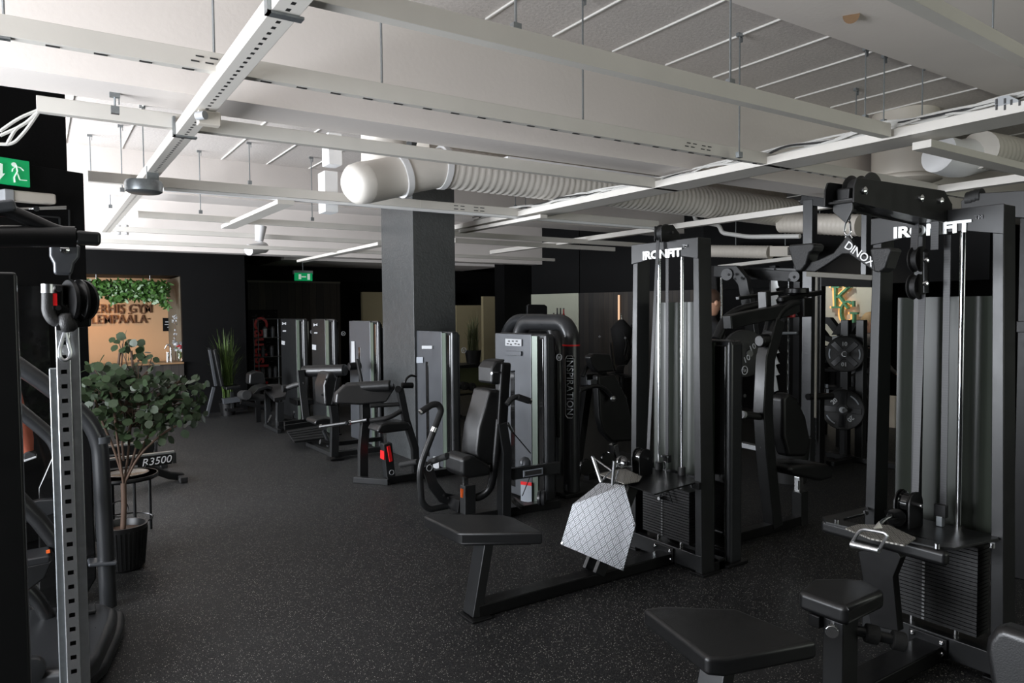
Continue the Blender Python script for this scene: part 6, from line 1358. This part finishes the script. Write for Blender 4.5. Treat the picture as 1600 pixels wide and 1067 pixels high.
for px in (1202, 1110, 1240): part(t, 'upright', MB().span((Xs+.05, s_(px, 500).y-.04, 0), (Xs+.13, s_(px, 500).y+.04, s_(px, 415).z)), 'black_steel')
part(t, 'bent_upright', MB().bars([s_(1118, 424, -.3), s_(1150, 424, -.3), s_(1163, 440, -.3), s_(1170, 480, -.3), s_(1180, 560, -.3)], .08, .14, (1, 0, 0)), 'dark_steel', .01)
part(t, 'pulley', MB().lathe(s_(1137, 429, -.35), [(.07, 0), (.07, .03)], (-1, -.3, 0), 20), 'black_steel'); part(t, 'pulley', MB().lathe(s_(1242, 432, -.05), [(.06, 0), (.06, .03)], (-1, -.3, 0), 20), 'dark_steel')
for px, py in ((1139, 429), (1149, 436), (1159, 434), (1211, 421), (1241, 433), (1272, 432), (1233, 437)): part(t, 'bolt', MB().cyl(s_(px, py, -.45), s_(px, py, -.42), .016, 8), 'chrome')
part(t, 'barbell', MB().cyl(s_(1206, 521, -.1), s_(1246, 520, -.1), .016, 10), 'galv')
part(t, 'base_rail', MB().bar(s_(1158, 694, -1.2), s_(1186, 700, -1.2), .08, .05), 'brushed', .004)
# plate tree
Xp = 7.45
t = thing('plate_tree', 'black weight plate tree stand near the KG wall', 'rack', (Xp, 4.65, 0)); P7 = lambda px, py, dx=0: pX(px, py, Xp+dx)
for px in (1310, 1334): part(t, 'upright', MB().span((Xp+.1, P7(px, 600).y-.045, .03), (Xp+.18, P7(px, 600).y+.045, P7(px, 500).z)), 'dark_steel', .006)
part(t, 'base', MB().bar(Vector((Xp+.12, P7(1284, 700).y, .035)), Vector((Xp+.12, P7(1350, 700).y-.3, .035)), .1, .06), 'dark_steel', .006); part(t, 'base', MB().span((Xp-.3, P7(1322, 700).y-.05, 0), (Xp+.5, P7(1322, 700).y+.05, .05)), 'black_steel', .006)
for px, py in ((1320, 553), (1320, 641)): part(t, 'peg', MB().cyl(P7(px, py, -.14), P7(px, py, .12), .025, 14), 'chrome')
def wplate(px, py, r, num, rot, lab, dx=0):
    c = P7(px, py, dx-.02); t = thing('weight_plate', lab, 'weight plate', c, 'plates on the tree'); ax = Vector((-.93, -.36, 0)).normalized(); rt = Vector((.36, -.93, 0)).normalized(); up = Vector((0, 0, 1))
    part(t, 'disc', MB().lathe(c, [(r*.18, -.01), (r*.82, -.02), (r*.9, -.012), (r*.97, -.024), (r, -.015), (r, .015), (r*.97, .024), (r*.88, .012), (r*.3, .01), (r*.28, .022), (r*.16, .022)], ax, 44), 'rubber', smooth=40)
    part(t, 'hub', MB().lathe(c+ax*.018, [(r*.15, 0), (r*.15, .008), (r*.1, .008)], ax, 20), 'brushed')
    cr, sr_ = math.cos(rot), math.sin(rot); u = up*cr+rt*sr_; rr = rt*cr-up*sr_
    for s in (1, -1): part(t, 'number', text_mb(num, r*.3, .002, c+ax*.03+u*r*.55*s, rr*s, u*s, off=.002), 'label_white')
    for s in (1, -1):
        w_ = MB(); w_.tube([c+ax*.02+(rr*math.cos(a)+u*math.sin(a))*r*.78*s for a in [(-.35+.7*i/8) for i in range(9)]], .012 if r > .25 else .008, 8); part(t, 'grip_edge', w_, 'grey_label')
    for k in range(4):
        a = PI/4+k*PI/2; d = rr*math.cos(a)+u*math.sin(a); part(t, 'spoke', MB().bar(c+ax*.014+d*r*.22, c+ax*.014+d*r*.86, .06*r/.2, .016, ax), 'black_steel', .004)
wplate(1320, 553, pX(1294, 553, Xp).y-pX(1320, 553, Xp).y, '10', 0, 'black ten kilo weight plate, upper front plate on the tree')
wplate(1326, 549, .20, '10', .4, 'black weight plate behind the upper ten kilo plate', .16)
wplate(1317, 640, pX(1288, 640, Xp).y-pX(1317, 640, Xp).y, '20', -.75, 'large black twenty kilo weight plate, lower front plate on the tree')
wplate(1325, 636, .235, '20', .2, 'large black weight plate behind the lower twenty kilo plate', .16)
wplate(1345, 610, .21, '15', .2, 'black weight plate half hidden by the farther tower, hanging lower right on the tree', .45)
wplate(1346, 577, .16, '5', .2, 'smaller weight plate half hidden by the farther tower, upper right on the tree', .5)
# printed bin with DINOX
a, b = pz(1249, 718, 0), pz(1278, 718, 0); Xb = 6.9; c = pX(1264, 690, Xb)
t = thing('equipment_bin', 'black square column base with vertical white DINOX lettering', 'bin', Vector((Xb, c.y, 0)))
zt_ = pX(1264, 660, Xb).z; yl_, yr_ = pX(1249, 700, Xb).y, pX(1265, 700, Xb).y
part(t, 'box', MB().span((Xb, yr_, 0), (Xb+.28, yl_, zt_)), 'black_steel', .008)
part(t, 'lettering', text_mb('DINOX', .12, .002, (Xb-.004, (yl_+yr_)/2, zt_*.52), (0, 0, 1), (0, 1, 0)), 'label_white'); part(t, 'lettering', text_mb('DINOX', .12, .002, (Xb+.14, yr_-.004, zt_*.52), (0, 0, 1), (-1, 0, 0)), 'label_white')
# KG wall
Xk = 10.2; K = lambda px, py, dx=0: pX(px, py, Xk+dx)
struct('wall_logo', MB().span((Xk, K(1385, 500).y, .45), (Xk+.1, K(1275, 500).y, K(1300, 446).z)), 'kg_wall'); 
struct('wall_logo_upper', MB().span((Xk-.02, K(1400, 500).y-1.2, K(1300, 446).z), (Xk+.1, K(1100, 500).y, 3.3)), 'wall_black')
struct('wall_logo_base', MB().span((Xk, K(1400, 500).y, 0), (Xk+.1, K(1275, 500).y, .45)), 'cream')
struct('wall_beside_logo', MB().span((Xk+.05, K(1275, 500).y, 0), (Xk+.15, K(1120, 500).y, 3)), 'wall_black')
t = thing('wall_logo_letters', 'interlocked green letters K and G with orange backlight glow on a pale wall', 'sign', K(1318, 475))
def stroke(mb, pts, w_, dx): 
    for p_, q_ in zip(pts, pts[1:]): mb.bar(K(*p_, dx), K(*q_, dx), .03, w_, (1, 0, 0))
    return mb
def slab_letters(m_, w_, dx, ox=0):
    def k_letter(): 
        b = MB()
        for pts in ([(1306+ox, 449), (1307+ox, 479)], [(1300+ox, 448), (1313+ox, 448.5)], [(1301+ox, 480), (1314+ox, 480)], [(1327+ox, 448), (1309+ox, 465)], [(1312+ox, 462), (1326+ox, 482)], [(1321+ox, 447.5), (1331+ox, 448)]): stroke(b, pts, w_, dx)
        return b
    def g_letter():
        b = MB(); cx_, cy_ = 1325+ox, 488
        arc = [(cx_+10*math.cos(a), cy_+17*math.sin(a)) for a in [(-.9-i*(4.6/14)) for i in range(15)]]
        stroke(b, arc, w_, dx); stroke(b, [(1335+ox, 489), (1335+ox, 506)], w_, dx); stroke(b, [(1329+ox, 489), (1341+ox, 489.5)], w_*.8, dx); stroke(b, [(1334+ox, 470), (1334+ox, 479)], w_*.7, dx)
        return b
    return k_letter(), g_letter()
k1, g1 = slab_letters(None, .068, -.10); part(t, 'letter_k', k1, 'kg_green'); part(t, 'letter_g', g1, 'kg_green')
k1, g1 = slab_letters(None, .06, -.045, -2.6); part(t, 'backlight', k1, 'kg_glow', label='orange glowing backlight'); part(t, 'backlight', g1, 'kg_glow', label='orange glowing backlight')
spot('logo_spot', (Xk-1.2, K(1325, 480).y, 2.7), (Xk, K(1325, 500).y, 1.4), 60, (1, .95, .85), 1.6, .8)
# black machine console in front of the wall
t = thing('preacher_bench', 'black bench with tilted top plate just below the KG letters', 'bench', (8.2, K(1330, 500).y*.8, 0)); B8 = lambda px, py, dx=0: pX(px, py, 8.2+dx)
part(t, 'tilted_plate', MB().prism([B8(1303, 523), B8(1316, 504), B8(1345, 504), B8(1333, 523)], (.12, 0, 0)), 'black_steel', .006)
part(t, 'arm', MB().bars([B8(1284, 500), B8(1297, 501), B8(1308, 515)], .08, .08, (1, 0, 0)), 'black_steel'); part(t, 'arm', MB().bars([B8(1284, 517), B8(1292, 528), B8(1310, 535)], .08, .06, (1, 0, 0)), 'black_steel')
part(t, 'post', MB().span((8.2, B8(1315, 500).y-.06, 0), (8.32, B8(1315, 500).y+.06, B8(1315, 520).z)), 'black_steel')
part(t, 'bottle_holder', MB().box(B8(1306, 530, -.1), (.06, .07, .08)), 'label_white', .01)
# dumbbell rack band
t = thing('dumbbell_rack', 'dark shelving unit below the KG wall with light lettered edge', 'rack', (8.9, 5.2, 0)); R9 = lambda px, py, dx=0: pX(px, py, 8.9+dx)
for yy in (545, 563, 577, 605): part(t, 'shelf', MB().bar(R9(1276, yy), R9(1366, yy+1), .35, .04), 'dark_steel', .004)
part(t, 'back', MB().prism([R9(1278, 540, .2), R9(1366, 540, .2), R9(1366, 650, .2), R9(1278, 650, .2)], (.02, 0, 0)), 'gloss_black')
part(t, 'leg', MB().span((8.85, R9(1286, 600).y-.04, 0), (8.95, R9(1286, 600).y+.04, R9(1286, 545).z)), 'black_steel'); part(t, 'leg', MB().span((8.85, R9(1356, 600).y-.04, 0), (8.95, R9(1356, 600).y+.04, R9(1356, 545).z)), 'black_steel')
lt = MB()
for px, py in ((1287, 602), (1292, 603), (1287, 610), (1293, 611), (1285, 626), (1290, 627)): lt.box(R9(px, py, -.2), (.004, .035, .05))
part(t, 'edge_mark', lt, 'grey_label')
# black bucket and bench near the notched strips
c = pz(1232, 712, 0); t = thing('bucket', 'round black bucket standing behind the empty padded seat', 'bucket', Vector((6.2, 4.6, 0))); cb = pX(1232, 700, 6.2); part(t, 'body', MB().lathe((6.2, cb.y, 0), [(.17, 0), (.2, .42), (.21, .44), (.19, .44)], seg=28), 'rubber', smooth=50)
# people
def head(t, c, r, yaw, hair, ear=True, long=False):
    f = Vector((math.cos(yaw), math.sin(yaw), 0)); s = Vector((-f.y, f.x, 0)); b = MB()
    b.lathe(c+Vector((0, 0, -r*1.3)), [(r*.35, 0), (r*.6, r*.2), (r*.8, r*.7), (r*.92, r*1.25), (r*.9, r*1.8), (r*.6, r*2.35), (r*.1, r*2.55)], seg=22)
    part(t, 'head', b, 'skin', smooth=80)
    part(t, 'nose', MB().prism([c+f*r*.88+Vector((0, 0, r*.15)), c+f*r*1.12-Vector((0, 0, r*.25)), c+f*r*.85-Vector((0, 0, r*.3))], s*r*.25), 'skin', .004)
    part(t, 'mouth', MB().box(c+f*r*.82-Vector((0, 0, r*.6)), (r*.1, r*.4, r*.1)), 'red_grip', .003)
    for k in (-1, 1):
        part(t, 'eye', MB().lathe(c+f*r*.84+s*r*.34*k+Vector((0, 0, r*.12)), [(.0, -.012), (.012, 0), (.0, .012)], (0, 0, 1), 8), 'ink')
        part(t, 'ear', MB().lathe(c+s*r*.9*k, [(r*.05, -r*.28), (r*.2, -r*.1), (r*.24, r*.15), (r*.1, r*.3)], (0, 0, 1), 10), 'skin', smooth=60)
    hb = MB(); hb.lathe(c-f*r*.14+Vector((0, 0, r*.05)), [(r*.95, 0), (r*1.04, r*.5), (r*.95, r*.95), (r*.6, r*1.3), (r*.1, r*1.42)], seg=22); hb.lathe(c-f*r*.42+Vector((0, 0, -r*.75)), [(r*.45, 0), (r*.65, r*.4), (r*.72, r*.9)], seg=16)
    if long: hb.tube([c-f*r*.7+Vector((0, 0, r*.8)), c-f*r*1.1, c-f*r*.9-Vector((0, 0, r*2.2)), c-f*r*.6-Vector((0, 0, r*3.4))], r*.5, 10, .05)
    part(t, 'hair', hb, hair, smooth=60)
def skin_body(t, nm, J, E_, R_, m_):
    me = bpy.data.meshes.new(nm); me.from_pydata([Vector(j)-t['_o'] for j in J], E_, []); o = bpy.data.objects.new(nm, me); C.objects.link(o); o.parent = t['p']; me.materials.append(M[m_])
    md = o.modifiers.new('skin', 'SKIN'); md.use_smooth_shade = True
    for i, r_ in enumerate(R_): me.skin_vertices[0].data[i].radius = (r_, r_)
    me.skin_vertices[0].data[0].use_root = True
    o.modifiers.new('sub', 'SUBSURF').levels = 2; o.modifiers['sub'].render_levels = 2; return o
def skin_layer(me_obj): pass
def person(px, pyc, X, hr, yaw, label, hair, m_top, long=False, lean=0):
    c = pX(px, pyc, X); f = Vector((math.cos(yaw), math.sin(yaw), 0)); s = Vector((-f.y, f.x, 0)); z = c.z; g = Vector((c.x, c.y, 0))
    t = thing('person', label, 'person', g); up = Vector((0, 0, 1)); hgt = z+hr
    neck = c-up*hr*1.35; hip = g+up*hgt*.52-f*.03; ch = g+up*hgt*.76
    J = [hip, g+up*hgt*.64, ch, neck+up*-.03, neck+up*.08]; E_ = [(0, 1), (1, 2), (2, 3), (3, 4)]; R_ = [.14, .125, .15, .06, .05]
    for k in (-1, 1):
        i = len(J); sh = ch+s*.17*k+up*.04; el = sh+s*.06*k-up*.27+f*.02; wr_ = el+f*.16-up*.16; hd = wr_+f*.07-up*.04
        J += [sh, el, wr_, hd]; E_ += [(2, i), (i, i+1), (i+1, i+2), (i+2, i+3)]; R_ += [.065, .045, .028, .03]
        i = len(J); hp_ = hip+s*.09*k-up*.04; kn = g+s*.1*k+up*hgt*.28+f*.02; an = g+s*.1*k+up*.09; toe = an+f*.17-up*.05
        J += [hp_, kn, an, toe]; E_ += [(0, i), (i, i+1), (i+1, i+2), (i+2, i+3)]; R_ += [.09, .06, .042, .035]
        # fingers
        base = hd+f*.02
        for q_ in range(5):
            off = s*(q_-2)*.017 if q_ < 4 else s*(-.03*k)-f*.03; L_ = (.07, .08, .075, .06, .05)[q_]
            part(t, 'finger', MB().tube([base+off, base+off+f*L_*.6-up*.012, base+off+f*L_-up*.035], .009, 7), 'skin', smooth=60)
    skin_body(t, 'body', J, E_, R_, m_top); head(t, c, hr, yaw, hair, long=long); return t
person(1111, 474, 6.4, .115, -.3, 'person with short brown hair and black t-shirt seen behind the nearer cable tower', 'hair_brown', 'shirt')
person(1362, 505, 9.75, .11, -1.6, 'person with long blonde hair mostly hidden by the farther tower near the KG letters', 'hair_blond', 'knit', long=True)
